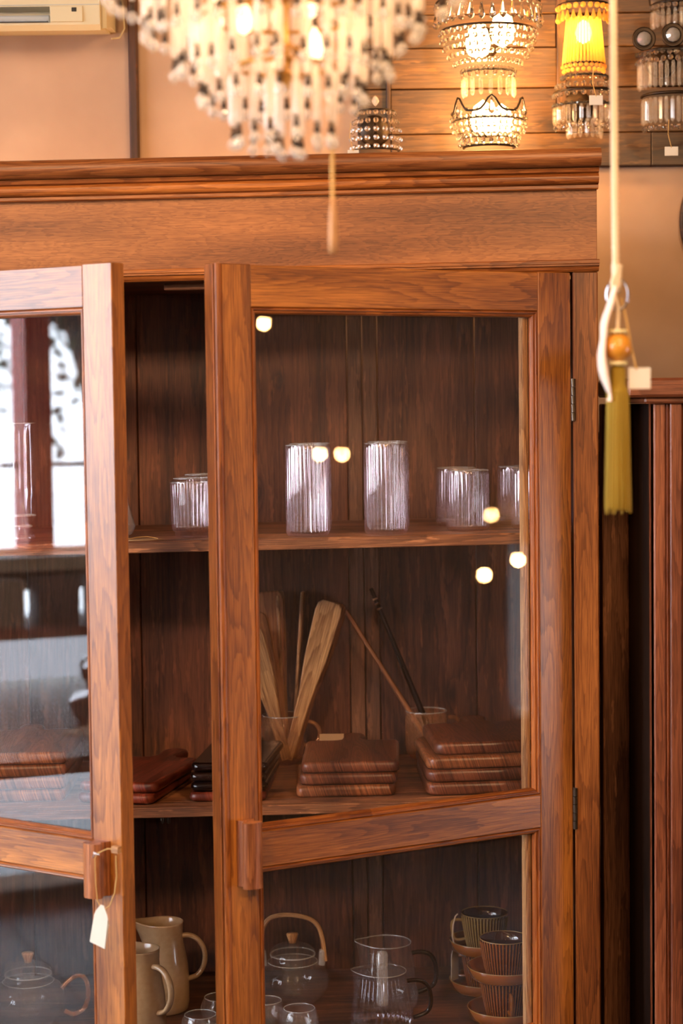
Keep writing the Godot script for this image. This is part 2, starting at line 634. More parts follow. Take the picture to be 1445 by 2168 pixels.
func build_room() -> void:
	struct("floor", bx(Vector3(-3.4, -0.1, -0.75), Vector3(3.6, -0.006, 4.6), 0.0), M.black)
	build_tiles(get_node("floor"))
	struct("ceiling", bx(Vector3(-3.4, 3.0, -0.75), Vector3(3.6, 3.15, 4.6), 0.0), M.room)
	struct("wall_back", bx(Vector3(-3.4, 0, -0.75), Vector3(3.6, 3.0, -0.55), 0.0), M.plaster)
	struct("wall_front", bx(Vector3(-3.4, 0, 4.45), Vector3(3.6, 3.0, 4.6), 0.0), M.room)
	var r := MB.new()   # right wall with the glazed doorway
	r.box(Vector3(3.4, 0, -0.55), Vector3(3.6, 3.0, 1.0), 0.0)
	r.box(Vector3(3.4, 0, 1.66), Vector3(3.6, 3.0, 4.45), 0.0)
	r.box(Vector3(3.4, 1.0, 1.0), Vector3(3.6, 3.0, 1.66), 0.0)
	r.box(Vector3(3.4, 0, 1.0), Vector3(3.6, 0.4, 1.66), 0.0)
	struct("wall_right", r, M.dark_wood)
	var l := MB.new()   # left wall with the shop windows
	l.box(Vector3(-3.4, 0, -0.55), Vector3(-3.2, 3.0, -0.1), 0.0)
	l.box(Vector3(-3.4, 0, 4.1), Vector3(-3.2, 3.0, 4.45), 0.0)
	l.box(Vector3(-3.4, 0, -0.1), Vector3(-3.2, 1.04, 0.3), 0.0)
	l.box(Vector3(-3.4, 0, 1.75), Vector3(-3.2, 1.04, 4.1), 0.0)
	l.box(Vector3(-3.4, 0.95, 0.3), Vector3(-3.2, 1.04, 1.75), 0.0)
	l.box(Vector3(-3.4, 0, 0.3), Vector3(-3.2, 0.06, 1.75), 0.0)
	l.box(Vector3(-3.4, 2.7, -0.1), Vector3(-3.2, 3.0, 4.1), 0.0)
	struct("wall_left", l, M.room)
	var wf := MB.new()
	wf.box(Vector3(-3.3, 2.66, -0.1), Vector3(-3.2, 2.7, 4.1))
	wf.box(Vector3(-3.3, 1.04, -0.1), Vector3(-3.2, 1.07, 4.1))
	wf.box(Vector3(-3.3, 1.07, -0.1), Vector3(-3.2, 2.66, -0.06))
	var w := struct("window_1", wf, M.white_paint)
	for z in [0.0, 0.895, 1.76, 2.55, 3.3, 4.02]:
		part("post", bx(Vector3(-3.3, 1.07, z), Vector3(-3.13, 2.66, z + 0.075)), M.red_paint, w)
	for y in [1.31, 1.95]:
		part("glazing_bar", bx(Vector3(-3.27, y, -0.1), Vector3(-3.24, y + 0.012, 4.1)), M.bronze, w)
	part("pane", bx(Vector3(-3.258, 1.07, -0.1), Vector3(-3.254, 2.66, 4.1), 0.0), M.window_pane, w)
	part("pane", bx(Vector3(-3.258, 0.06, 0.3), Vector3(-3.254, 0.95, 1.75), 0.0), M.window_pane, w)
	part("sill", bx(Vector3(-3.2, 1.02, -0.1), Vector3(-3.02, 1.06, 4.1)), M.white_paint, w)
	var d := struct("window_2", bx(Vector3(3.44, 0.4, 1.0), Vector3(3.48, 0.43, 1.66)), M.white_paint)
	part("pane", bx(Vector3(3.45, 0.43, 1.0), Vector3(3.455, 1.0, 1.66), 0.0), M.window_pane, d)
	# the batten on the plaster
	struct("trim_1", bx(Vector3(-0.377, 1.2, -0.56), Vector3(-0.36, 3.0, -0.528), 0.003), wood(Color(0.34, 0.18, 0.11), M.board_tex, 0.6))

func build_tiles(f: Node3D) -> void:
	var tile := bx(Vector3(-0.222, -0.05, -0.222), Vector3(0.222, 0.0, 0.222), 0.003, 0).mesh()
	for i in 15:
		for k in 11:
			part("tile", tile, M.slate, f, Vector3(-3.15 + 0.45 * i, 0, -0.33 + 0.45 * k))

func build_ceiling_lamps() -> void:
	# bare warm bulbs on cords, in the shop in front of the cabinet; some of them mirror in the right door's pane
	var gl := ["round paper globe lamp hanging in front of the cabinet on the right", "round paper globe lamp hanging in front of the cabinet on the left", "round paper globe lamp hanging farther from the cabinet on the right", "round paper globe lamp hanging farther from the cabinet on the left"]
	var at := [Vector3(0.55, 2.42, 1.45), Vector3(-0.62, 2.48, 1.5), Vector3(0.95, 2.35, 2.7), Vector3(-1.0, 2.35, 2.6)]
	for k in 4:
		var t := pendant(at[k], gl[k], M.globe, 0.13)
		omni("globe_light", Vector3.ZERO, Color(1.0, 0.83, 0.63), [0.92, 0.72, 2.2, 2.2][k], 0.13, t)
	var far := [Vector3(3.1, 1.765, 2.45), Vector3(3.0, 1.316, 2.16), Vector3(3.06, 1.314, 2.11), Vector3(3.3, 1.105, 1.67), Vector3(3.3, 0.955, 1.57), Vector3(3.2, 0.91, 1.645)]
	var looks := ["highest small bulb by the right shop wall", "small bulb of a close pair, nearer the front", "small bulb of a close pair, nearer the back wall", "small bulb hanging low above the glazed opening", "lower small bulb beside the glazed opening", "lowest small bulb by the right shop wall"]
	for i in far.size():
		var t := pendant(far[i], looks[i], M.spot, [0.011, 0.017, 0.017, 0.019, 0.006, 0.007][i])
		omni("bulb_light", Vector3.ZERO, Color(1.0, 0.74, 0.45), 0.12, 0.02, t)

func pendant(at: Vector3, label: String, bulb: Material, r := 0.03) -> Node3D:
	var t := thing("pendant_bulb", label, "lamp", at, 0.0, "bare bulbs of the shop")
	var b := MB.new()
	var pr := []
	for k in 15:
		var a := PI * k / 14.0
		pr.append(Vector2(maxf(r * sin(a), 0.0), -r * cos(a)))
	b.lathe(pr, 24)
	part("bulb", b, bulb, t)
	var c := MB.new()
	c.lathe([Vector2(0, r * 0.9), Vector2(r * 0.5, r * 0.9), Vector2(r * 0.5, r * 2.2), Vector2(0, r * 2.3)], 10)
	part("socket", c, M.bronze, t)
	var d := MB.new()
	d.tube([Vector3(0, r * 2.2, 0), Vector3(0, 3.0 - at.y, 0)], 0.003, 6)
	part("cord", d, M.black, t)
	return t

# ------------------------------------------------------------------ cabinet
func build_cabinet() -> void:
	var t := thing("display_cabinet", "large antique teak display cabinet with two glazed doors standing ajar", "cabinet")
	var XL := -0.886
	var XR := 0.4262
	# face frame and carcass
	for x in [[0.3856, XR], [XL, -0.8456]]:
		part("post", bx(Vector3(x[0], 0.02, -0.03), Vector3(x[1], 1.70, 0.0), 0.002), M.teak_post, t)
	for x in [[0.404, XR - 0.001], [XL + 0.001, -0.864]]:
		part("side_panel", bx(Vector3(x[0], 0.02, -0.47), Vector3(x[1], 1.70, -0.03)), M.inside, t)
	part("top_panel", cx(Vector3(XL, 1.80, -0.47), Vector3(XR - 0.001, 1.82, -0.02)), M.inside, t)
	part("soffit", cx(Vector3(-0.864, 1.70, -0.46), Vector3(0.404, 1.712, -0.025)), M.inside, t)
	part("bottom_panel", bx(Vector3(-0.864, 0.02, -0.46), Vector3(0.404, 0.10, -0.03), 0.0015, 0), M.inside, t)
	var js := [-0.864, -0.785, -0.575, -0.365, -0.157, 0.024, 0.052, 0.080, 0.26, 0.404]
	for i in js.size() - 1:
		var bb := bx(Vector3(js[i] + 0.0009, 0.05, -0.472 - 0.0012 * (i % 2)), Vector3(js[i + 1] - 0.0009, 1.75, -0.460 - 0.0012 * (i % 2)), 0.0012)
		part("back_board", bb, M.back_pale if absf(js[i] - 0.038) < 0.02 else M.back, t)
	part("shelf", cx(Vector3(-0.864, 1.2555, -0.46), Vector3(0.404, 1.2745, -0.03)), M.shelf, t)
	part("shelf", cx(Vector3(-0.864, 0.8165, -0.46), Vector3(0.404, 0.8335, -0.03)), M.shelf, t)
	part("shelf", cx(Vector3(-0.864, 0.409, -0.46), Vector3(0.404, 0.429, -0.03)), M.inside, t)
	part("stop_strip", cx(Vector3(-0.275, 1.683, -0.06), Vector3(0.30, 1.6935, -0.035)), M.shelf, t)
	# entablature
	part("fascia", cx(Vector3(XL, 1.706, -0.03), Vector3(XR - 0.0012, 1.827, 0.0), 0.0008), M.figured, t)
	var led := MB.new()
	led.uvo = ruv()
	led.rack = SKEW
	led.extrude(PackedVector2Array([Vector2(1.7142, -0.01), Vector2(1.7142, 0.0115), Vector2(1.7128, 0.0135), Vector2(1.7082, 0.0135), Vector2(1.7072, 0.0115), Vector2(1.7045, 0.0115), Vector2(1.7035, 0.007), Vector2(1.6985, 0.0055), Vector2(1.6955, 0.002), Vector2(1.6955, -0.03), Vector2(1.704, -0.03)]), 0, XL, XR + 0.0012)
	part("lower_moulding", led, M.teak_edge, t)
	var cor := MB.new()
	cor.uvo = ruv()
	cor.rack = SKEW
	cor.extrude(arc_profile([Vector2(1.8262, -0.005), Vector2(1.8262, 0.011), Vector2(1.8278, 0.0125), Vector2(1.8322, 0.0125), Vector2(1.8335, 0.010)], Vector2(1.8425, 0.0125), 0.0085, -95.0, 80.0, 9, [Vector2(1.8515, 0.015), Vector2(1.8525, 0.021), Vector2(1.8585, 0.023), Vector2(1.8600, 0.021), Vector2(1.8600, -0.005)]), 0, XL, XR)
	part("bed_moulding", cor, M.teak_edge, t)
	var top := MB.new()
	top.uvo = ruv()
	top.rack = SKEW
	top.extrude(arc_profile([Vector2(1.8600, -0.02), Vector2(1.8600, 0.012)], Vector2(1.8745, 0.030), 0.0145, -90.0, 90.0, 12, [Vector2(1.8890, -0.02)]), 0, XL, XR + 0.001, 0)
	part("crown_moulding", top, M.teak, t)
	# hinges and doors
	build_door(t, -1.0, 0.637, 0.0650, 0.5750, Vector3(0.3836, 0, 0), deg_to_rad(28.8))
	build_door(t, 1.0, 0.634, 0.0650, 0.5790, Vector3(-0.844, 0, 0), deg_to_rad(-33.6))
	# light strip lying on top behind the crown
	var s := thing("light_strip", "warm light strip lying behind the crown moulding, lighting the plaster", "lamp", Vector3(-0.36, 1.842, -0.43))
	part("channel", bx(Vector3(-0.42, -0.018, -0.012), Vector3(0.42, 0.0, 0.012), 0.001, 0), M.steel, s)
	part("light_diffuser", bx(Vector3(-0.42, 0.0, -0.008), Vector3(0.42, 0.003, 0.008), 0.001, 0), glow_mat(Color(1.0, 0.74, 0.42), 2.0), s)
	var ar := AreaLight3D.new()
	ar.name = "strip_light"
	ar.area_size = Vector2(0.84, 0.016)
	ar.light_color = Color(1.0, 0.74, 0.46)
	ar.light_energy = 0.16
	ar.area_normalize_energy = true
	ar.shadow_enabled = true
	s.add_child(ar, true)
	ar.position = Vector3(0, 0.006, 0)
	ar.rotation = Vector3(PI / 2, 0, 0)

func arc_profile(before: Array, c: Vector2, r: float, a0: float, a1: float, n: int, after: Array) -> PackedVector2Array:
	# profile axes: (y, z); the arc turns from below through the front to above
	var p := PackedVector2Array()
	for q in before: p.append(q)
	for k in n + 1:
		var a := deg_to_rad(lerpf(a0, a1, float(k) / n))
		p.append(Vector2(c.x + r * sin(a), c.y + r * cos(a)))
	for q in after: p.append(q)
	return p

func build_door(cab: Node3D, sg: float, W: float, s0: float, s1: float, hinge: Vector3, turn: float) -> void:
	var b := func(a: float, c: float, y0: float, y1: float, z0: float, z1: float, L: int, bev := 0.0012) -> MB:
		return bx(Vector3(minf(sg * a, sg * c), y0, z0), Vector3(maxf(sg * a, sg * c), y1, z1), bev, L)
	var d := MB.new()
	d.uvo = ruv()
	d.box(Vector3(minf(sg * 0.002, sg * s0), 0.40, -0.028), Vector3(maxf(sg * 0.002, sg * s0), 1.6985, 0.0), 0.0012)
	var fs := W - 0.0032 if sg < 0.0 else W
	d.uvo = ruv()
	d.box(Vector3(minf(sg * s1, sg * fs), 0.40, -0.028), Vector3(maxf(sg * s1, sg * fs), 1.6990, 0.0), 0.0012)
	var door := part("door", d, M.teak_door, cab, hinge)
	door.rotation.y = turn
	part("top_rail", b.call(s0, s1, 1.6365, 1.6975, -0.027, -0.0006, 0), M.teak_door, door)
	part("middle_rail", b.call(s0, s1, 0.8030, 0.8570, -0.027, -0.0006, 0), M.teak_door, door)
	part("bottom_rail", b.call(s0, s1, 0.40, 0.47, -0.027, -0.0006, 0), M.teak_door, door)
	for o in [[0.8570, 1.6365], [0.47, 0.8030]]:
		var f := MB.new()
		f.uvo = ruv()
		f.ring_frame(minf(sg * s0, sg * s1), o[0], maxf(sg * s0, sg * s1), o[1], [[0.0, -0.0015], [0.0008, -0.003], [0.0022, -0.0012], [0.004, -0.0012], [0.0048, -0.0048], [0.0058, -0.0048], [0.0075, -0.0042], [0.0095, -0.0065], [0.0105, -0.010], [0.0105, -0.0128]])
		part("glazing_bead", f, M.teak_edge, door)
		part("pane", bx(Vector3(minf(sg * (s0 + 0.006), sg * (s1 - 0.006)), o[0] + 0.006, -0.0142), Vector3(maxf(sg * (s0 + 0.006), sg * (s1 - 0.006)), o[1] - 0.006, -0.0122), 0.0), M.pane, door)
		part("glass_stop", b.call(s0 + 0.010, s0 + 0.0215, o[0], o[1], -0.026, -0.0145, 1), M.pale_wood, door)
	if sg < 0.0:
		part("edge_strip", b.call(W - 0.002, W, 0.40, 1.6985, -0.028, -0.0008, 1, 0.0006), M.teak_edge, door)
		var e := MB.new()
		e.uvo = ruv()
		var p := PackedVector2Array()
		for k in 9:
			var a := PI * k / 8.0
			p.append(Vector2(-(W - 0.0095) + 0.0058 * cos(a), -0.0008 + 0.0042 * sin(a)))
		e.extrude(p, 1, 0.40, 1.6985, 0)
		part("edge_bead", e, M.teak_edge, door)
	# pull
	var h := MB.new()
	h.uvo = ruv()
	var hp := PackedVector2Array()
	for q in [[-0.0150, 0.0], [-0.0135, 0.004], [-0.0100, 0.009], [-0.0085, 0.013], [-0.0095, 0.0165], [-0.0145, 0.0185], [-0.0155, 0.022], [-0.0140, 0.027], [-0.009, 0.0305], [0.0, 0.032], [0.009, 0.0305], [0.0140, 0.027], [0.0155, 0.022], [0.0145, 0.0185], [0.0095, 0.0165], [0.0085, 0.013], [0.0100, 0.009], [0.0135, 0.004], [0.0150, 0.0]]:
		hp.append(Vector2(sg * 0.597 + q[0], q[1]))
	h.extrude(hp, 1, 0.780, 0.8785 if sg < 0.0 else 0.8600, 0)
	part("handle", h, M.pull_wood, door)
	for y in [1.4602, 0.7935]:
		var k := MB.new()
		for j in 5:
			k.lathe([Vector2(0, y + j * 0.0137), Vector2(0.0042, y + j * 0.0137 + 0.0003), Vector2(0.0042, y + j * 0.0137 + 0.0131), Vector2(0, y + j * 0.0137 + 0.0134)], 12, 0, 0.0, [1, 2])
		k.box(Vector3(minf(sg * 0.001, sg * 0.02), y, -0.024), Vector3(maxf(sg * 0.001, sg * 0.02), y + 0.068, -0.0225), 0.0)
		part("hinge", k, M.steel, door, Vector3(0, 0, 0.003))

# ------------------------------------------------------------------ shelf 1
func on_shelf(x: float, level: float, z: float) -> Vector3:
	return Vector3(x, level + SKEW * x + 0.0003, z)

func ribbed_glass(r: float, h: float, ribs: int, label: String, at: Vector3, grp: String) -> Node3D:
	var t := thing("ribbed_glass", label, "glass", at, 0.03, grp)
	var b := MB.new()
	b.lathe([Vector3(0, 0.0005, 0), Vector3(r * 0.90, 0.0005, 0), Vector3(r * 0.97, 0.003, 0.4), Vector3(r, 0.008, 1), Vector3(r, h - 0.008, 1), Vector3(r * 0.985, h - 0.002, 0), Vector3(r * 0.97, h, 0)], ribs * 6, ribs, 0.022)
	part("body", b, M.luster, t)
	var c := MB.new()
	c.lathe([Vector2(0, 0.008), Vector2(r * 0.80, 0.008), Vector2(r * 0.90, 0.013), Vector2(r * 0.92, h * 0.5), Vector2(r * 0.93, h - 0.003)], 40)
	part("inner_wall", c, M.clear, t)
	var e := MB.new()
	e.tube(circle(r * 0.965, h, 48), 0.0011, 6, true)
	part("rim", e, M.clear_rim, t)
	return t

func circle(r: float, y: float, n: int) -> Array:
	var p := []
	for k in n: p.append(Vector3(r * cos(TAU * k / n), y, r * sin(TAU * k / n)))
	return p

func build_shelf_one() -> void:
	var S := 1.2745
	var g := "ribbed lustre glasses on the upper shelf"
	var tall := ribbed_glass(0.0355, 0.150, 34, "tall ribbed lustre glass, left one of the front pair behind the door glass", on_shelf(-0.0465, S, -0.072), g)
	copy_of(tall, "tall ribbed glass hidden behind the left tall glass", on_shelf(-0.043, S, -0.185), 0.05, g)
	copy_of(tall, "tall ribbed lustre glass, right one of the front pair behind the door glass", on_shelf(0.0835, S, -0.080), 0.1, g)
	copy_of(tall, "tall ribbed glass peeking out behind the right tall glass", on_shelf(0.0905, S, -0.195), 0.12, g)
	var sh := ribbed_glass(0.0355, 0.101, 30, "short ribbed tumbler standing in front, right of the tall glasses", on_shelf(0.2215, S, -0.112), g)
	copy_of(sh, "short ribbed tumbler at the back, behind the front tumbler", on_shelf(0.211, S, -0.235), 0.04, g)
	copy_of(sh, "short ribbed tumbler partly cut off by the right door stile", on_shelf(0.331, S, -0.118), 0.08, g)
	copy_of(sh, "rearmost short ribbed tumbler beside the right door stile", on_shelf(0.318, S, -0.235), 0.02, g)
	# footed jars in the open gap
	var jar := thing("ribbed_jar", "ribbed lustre candle jar on a small foot in the door gap", "jar", on_shelf(-0.238, S, -0.090), 0.0, "footed jars in the gap between the doors")
	var b := MB.new()
	b.lathe([Vector3(0, 0.0005, 0), Vector3(0.0275, 0.0005, 0), Vector3(0.0295, 0.002, 0), Vector3(0.0290, 0.010, 0), Vector3(0.0335, 0.013, 0.5), Vector3(0.0350, 0.019, 1), Vector3(0.0365, 0.088, 1), Vector3(0.0370, 0.091, 0), Vector3(0.0370, 0.095, 0), Vector3(0.0330, 0.0985, 0), Vector3(0.0300, 0.0990, 0)], 34 * 6, 34, 0.022)
	part("body", b, M.luster, jar)
	var c := MB.new()
	c.lathe([Vector2(0, 0.018), Vector2(0.029, 0.018), Vector2(0.032, 0.024), Vector2(0.034, 0.090), Vector2(0.030, 0.097)], 40)
	part("inner_wall", c, M.clear, jar)
	var e := MB.new()
	e.tube(circle(0.0300, 0.099, 48), 0.0013, 6, true)
	e.tube(circle(0.0371, 0.0925, 48), 0.0010, 6, true)
	part("rim", e, M.clear_rim, jar)
	copy_of(jar, "second footed jar standing behind the ribbed candle jar", on_shelf(-0.229, S + 0.002, -0.200), 0.1, "footed jars in the gap between the doors")
	# bag and flat tag
	var bag := thing("plastic_bag", "small clear plastic bag peeking out behind the left door", "bag", on_shelf(-0.365, S, -0.14))
	var p := MB.new()
	p.lathe([Vector2(0.010, 0.001), Vector2(0.021, 0.006), Vector2(0.026, 0.018), Vector2(0.022, 0.035), Vector2(0.015, 0.060), Vector2(0.011, 0.085)], 7)
	part("bag_body", p, M.bag, bag)
	var pt := thing("paper_tag", "buff paper tag lying flat on the upper shelf by the left door", "tag", on_shelf(-0.322, S, -0.060), 0.25)
	var q := MB.new()
	q.slab(PackedVector2Array([Vector2(-0.034, -0.018), Vector2(0.020, -0.018), Vector2(0.034, -0.006), Vector2(0.034, 0.006), Vector2(0.020, 0.018), Vector2(-0.034, 0.018)]), 0.0012, 0.0004)
	part("card", q, M.kraft, pt)
	var st := MB.new()
	st.tube([Vector3(0.028, 0.002, 0), Vector3(0.012, 0.005, -0.008), Vector3(-0.006, 0.0045, -0.004), Vector3(-0.018, 0.003, 0.004), Vector3(-0.030, 0.003, 0.001)], 0.0007, 5)
	part("string", st, M.string, pt)
	# cut glass vases seen through the left pane
	var vs := thing("cut_glass_vase", "tall clear cut glass vase behind the left pane, right one", "vase", on_shelf(-0.520, S, -0.090), 0.2, "cut glass vases behind the left door")
	var vb := MB.new()
	vb.lathe([Vector3(0, 0.0005, 0), Vector3(0.021, 0.0005, 0), Vector3(0.022, 0.008, 0), Vector3(0.012, 0.020, 0.4), Vector3(0.013, 0.030, 0.4), Vector3(0.020, 0.044, 1), Vector3(0.022, 0.090, 1), Vector3(0.0215, 0.180, 1), Vector3(0.0225, 0.197, 0)], 48, 8, 0.05)
	part("body", vb, M.film, vs)
	var vr := MB.new()
	vr.tube(circle(0.0222, 0.197, 32), 0.0010, 6, true)
	vr.tube(circle(0.0200, 0.044, 32), 0.0016, 6, true)
	vr.tube(circle(0.0135, 0.026, 32), 0.0018, 6, true)
	part("rim", vr, M.clear_rim, vs)
	copy_of(vs, "tall clear cut glass vase behind the left pane, middle one", on_shelf(-0.567, S, -0.082), 0.4, "cut glass vases behind the left door")
	copy_of(vs, "tall clear cut glass vase behind the left pane, leftmost at the frame edge", on_shelf(-0.614, S, -0.10), 0.1, "cut glass vases behind the left door")

# ------------------------------------------------------------------ shelf 2
func paddle(w: float, d: float, hw: float, hl: float, rc: float) -> PackedVector2Array:
	# body from z = 0 (front) to -d, handle further back, corner radius rc
	var p := PackedVector2Array()
	var arc := func(cx_: float, cz_: float, r: float, a0: float, a1: float, n: int) -> void:
		for k in n + 1:
			var a := deg_to_rad(lerpf(a0, a1, float(k) / n))
			p.append(Vector2(cx_ + r * cos(a), cz_ + r * sin(a)))
	arc.call(w / 2 - rc, -rc, rc, 90.0, 0.0, 6)
	arc.call(w / 2 - rc, -d + rc, rc, 0.0, -90.0, 6)
	if hl > 0.0:
		var f := hw * 0.5
		arc.call(hw / 2 + f, -d - f, f, 90.0, 180.0, 5)
		arc.call(0.0, -d - hl + hw * 0.62, hw * 0.62, 0.0, -180.0, 10)
		arc.call(-hw / 2 - f, -d - f, f, 0.0, 90.0, 5)
	arc.call(-w / 2 + rc, -d + rc, rc, -90.0, -180.0, 6)
	arc.call(-w / 2 + rc, -rc, rc, 180.0, 90.0, 6)
	return p

func serving_board(label: String, at: Vector3, turn: float, w: float, d: float, hw: float, hl: float, rc: float, th: float, m: Material, grp: String, hole := false) -> Node3D:
	var t := thing("serving_board", label, "board", at + Vector3(0, 0.0004, 0), turn, grp)
	t.rotation.z = SKEW
	var b := MB.new()
	b.uvo = ruv()
	b.slab(paddle(w, d, hw, hl, rc), th, minf(0.0065, th * 0.45))
	part("board_body", b, m, t)
	return t

func build_shelf_two() -> void:
	var S := 0.8335
	# reddish pair with handles
	var g := "reddish paddle boards in the gap between the doors"
	serving_board("reddish paddle board, lower one of the pair beside the left door", on_shelf(-0.375, S + 0.0012, -0.060), deg_to_rad(-13), 0.135, 0.235, 0.036, 0.085, 0.016, 0.0165, M.red_board, g)
	serving_board("reddish paddle board, upper one of the pair beside the left door", on_shelf(-0.371, S + 0.0182, -0.070), deg_to_rad(-14), 0.140, 0.240, 0.038, 0.088, 0.016, 0.017, M.red_board, g)
	# dark stack
	g = "dark boards stacked by the right door's edge"
	var names := ["red brown board at the bottom of the dark stack", "near black board, second from the bottom of the dark stack", "near black board, third from the bottom of the dark stack", "near black paddle board on top of the dark stack"]
	for k in 4:
		serving_board(names[k], on_shelf(-0.186 + 0.002 * (k % 2), S + 0.0158 * k, -0.062 - 0.004 * k), deg_to_rad(-3.0 - k), 0.130, 0.22, 0.034, 0.07, 0.014, 0.0152, M.red_board if k == 0 else M.ebony, g)
	# middle stack
	g = "walnut boards of the middle stack"
	names = ["walnut board at the bottom of the middle stack", "walnut board in the middle of the middle stack", "walnut paddle board on top of the middle stack"]
	for k in 3:
		serving_board(names[k], on_shelf([0.0120, 0.0165, 0.0195][k], S + 0.0192 * k, [-0.078, -0.084, -0.088][k]), deg_to_rad([0.5, -0.6, -1.5][k]), [0.168, 0.165, 0.166][k], 0.215, 0.036, 0.075, 0.014, 0.0188, [M.walnut_light, M.walnut, M.walnut][k], g)
	# right stack
	g = "walnut boards of the right stack"
	names = ["dark walnut board at the bottom of the right stack", "walnut board, second from the bottom of the right stack", "light walnut board, third from the bottom of the right stack", "walnut paddle board on top of the right stack"]
	for k in 4:
		serving_board(names[k], on_shelf([0.246, 0.246, 0.2475, 0.262][k], S + 0.0212 * k, [-0.072, -0.076, -0.080, -0.098][k]), deg_to_rad([2.0, 2.5, 3.5, 4.0][k]), 0.200, 0.235 - 0.01 * k, 0.040, 0.075, 0.022, 0.0208, [M.walnut, M.walnut, M.walnut_light, M.walnut][k], g)
	# stack behind the left pane
	g = "boards stacked behind the left pane"
	names = ["walnut board at the bottom of the stack behind the left pane", "walnut board second from the bottom behind the left pane", "walnut board third from the bottom behind the left pane", "walnut board on top of the stack behind the left pane"]
	for k in 4:
		serving_board(names[k], on_shelf(-0.561 + 0.001 * k, S + 0.0212 * k, -0.095), 0.0, 0.20, 0.24, 0.036, 0.06, 0.010, 0.0205, M.walnut_light, g)
	# mugs
	var m1 := ribbed_mug("amber ribbed glass mug holding wooden spatulas", on_shelf(-0.1015, S, -0.395), 0.0)
	m1.set_meta("group", "ribbed glass mugs on the middle shelf")
	copy_of(m1, "smoky ribbed glass mug holding two thin wooden sticks", on_shelf(0.1615, S + 0.0, -0.405), 0.12, "ribbed glass mugs on the middle shelf")
	# spatulas
	var B := S + 0.006
	spatula("pale wooden spatula with flared blade leaning right in the amber mug", Vector3(-0.093, B + 0.004, -0.375), Vector3(-0.0105, 1.133, -0.372), 0.0, 0.048, M.pale_wood)
	spatula("wooden spatula half hidden behind the pale leaning spatula", Vector3(-0.086, B + 0.004, -0.392), Vector3(-0.002, 1.130, -0.394), 0.0, 0.048, M.mid_wood)
	spatula("broad wooden spatula standing upright at the left of the amber mug", Vector3(-0.103, B + 0.004, -0.404), Vector3(-0.1240, 1.150, -0.408), 0.05, 0.050, M.mid_wood)
	spatula("spatula seen edge on, left of the upright one in the amber mug", Vector3(-0.096, B + 0.004, -0.412), Vector3(-0.1045, 1.148, -0.425), 1.35, 0.044, M.pale_wood)
	spatula("spatula seen edge on, standing behind the leaning spatula", Vector3(-0.084, B + 0.004, -0.408), Vector3(-0.062, 1.147, -0.425), 1.50, 0.040, M.pale_wood)
	spatula("pale wooden spatula leaning left towards the door stile", Vector3(-0.095, B + 0.004, -0.372), Vector3(-0.158, 1.085, -0.372), 0.0, 0.042, M.pale_wood)
	spatula("brown wooden spatula leaning left behind the pale one", Vector3(-0.098, B + 0.004, -0.388), Vector3(-0.152, 1.110, -0.400), 0.2, 0.044, M.mid_wood)
	# stirring sticks
	var s1 := thing("stirring_stick", "thin light brown wooden stick leaning left in the smoky mug", "stick", Vector3.ZERO, 0.0)
	var b := MB.new()
	b.tube([Vector3(0.180, B + 0.006, -0.400), Vector3(0.016, 1.113, -0.398)], [0.0052, 0.0042], 8)
	part("stick_body", b, M.mid_wood, s1)
	var s2 := thing("stirring_stick", "thin dark wooden stick with three pale rings near its tip", "stick", Vector3.ZERO, 0.0)
	var c := MB.new()
	var p0 := Vector3(0.185, B + 0.006, -0.415)
	var p1 := Vector3(0.065, 1.145, -0.435)
	c.tube([p0, p0.lerp(p1, 0.3), p0.lerp(p1, 0.95), p1], [0.0060, 0.0058, 0.0042, 0.0030], 8)
	part("stick_body", c, M.ebony, s2)
	for f in [0.885, 0.915, 0.945]:
		var r := MB.new()
		r.tube([p0.lerp(p1, f), p0.lerp(p1, f + 0.010)], 0.0047, 8)
		part("pale_ring", r, M.pale_wood, s2)
	# catch under the shelf
	var k := thing("cabinet_catch", "small metal double ball catch under the middle shelf", "catch", Vector3(-0.290, 0.8165 - SKEW * 0.29, -0.062))
	part("catch_plate", bx(Vector3(-0.014, -0.003, -0.012), Vector3(0.014, 0.0, 0.012), 0.0006, 0), M.steel, k)
	for x in [-0.005, 0.005]:
		var q := MB.new()
		q.lathe([Vector2(0, -0.017), Vector2(0.003, -0.0155), Vector2(0.004, -0.011), Vector2(0.004, -0.003), Vector2(0, -0.003)], 12)
		part("catch_ball", q, M.steel, k, Vector3(x, 0, 0))
	# price card seen behind the middle stack
	var pc := thing("paper_tag", "small buff paper tag standing behind the middle board stack", "tag", on_shelf(-0.012, S, -0.33))
	part("card", bx(Vector3(-0.022, 0.0, -0.0006), Vector3(0.022, 0.064, 0.0006), 0.0003, 0), M.kraft, pc)

func ribbed_mug(label: String, at: Vector3, turn: float) -> Node3D:
	var t := thing("ribbed_mug", label, "mug", at, turn)
	var r := 0.0375
	var h := 0.090
	var b := MB.new()
	b.lathe([Vector3(0, 0.0005, 0), Vector3(r * 0.62, 0.0005, 0), Vector3(r * 0.75, 0.003, 0.3), Vector3(r * 0.93, 0.014, 1), Vector3(r, 0.030, 1), Vector3(r, h - 0.012, 1), Vector3(r, h - 0.006, 0), Vector3(r, h, 0)], 180, 30, 0.032)
	part("body", b, M.amber_glass, t)
	var e := MB.new()
	e.tube(circle(r, h, 40), 0.0012, 6, true)
	part("rim", e, M.clear_rim, t)
	var hd := MB.new()
	var p := []
	for k in 13:
		var a := lerpf(100.0, -110.0, k / 12.0)
		p.append(Vector3(r + 0.008 + 0.022 * cos(deg_to_rad(a)), 0.055 + 0.022 * sin(deg_to_rad(a)), 0))
	hd.tube(p, 0.0042, 8)
	part("handle", hd, M.amber_glass, t)
	return t

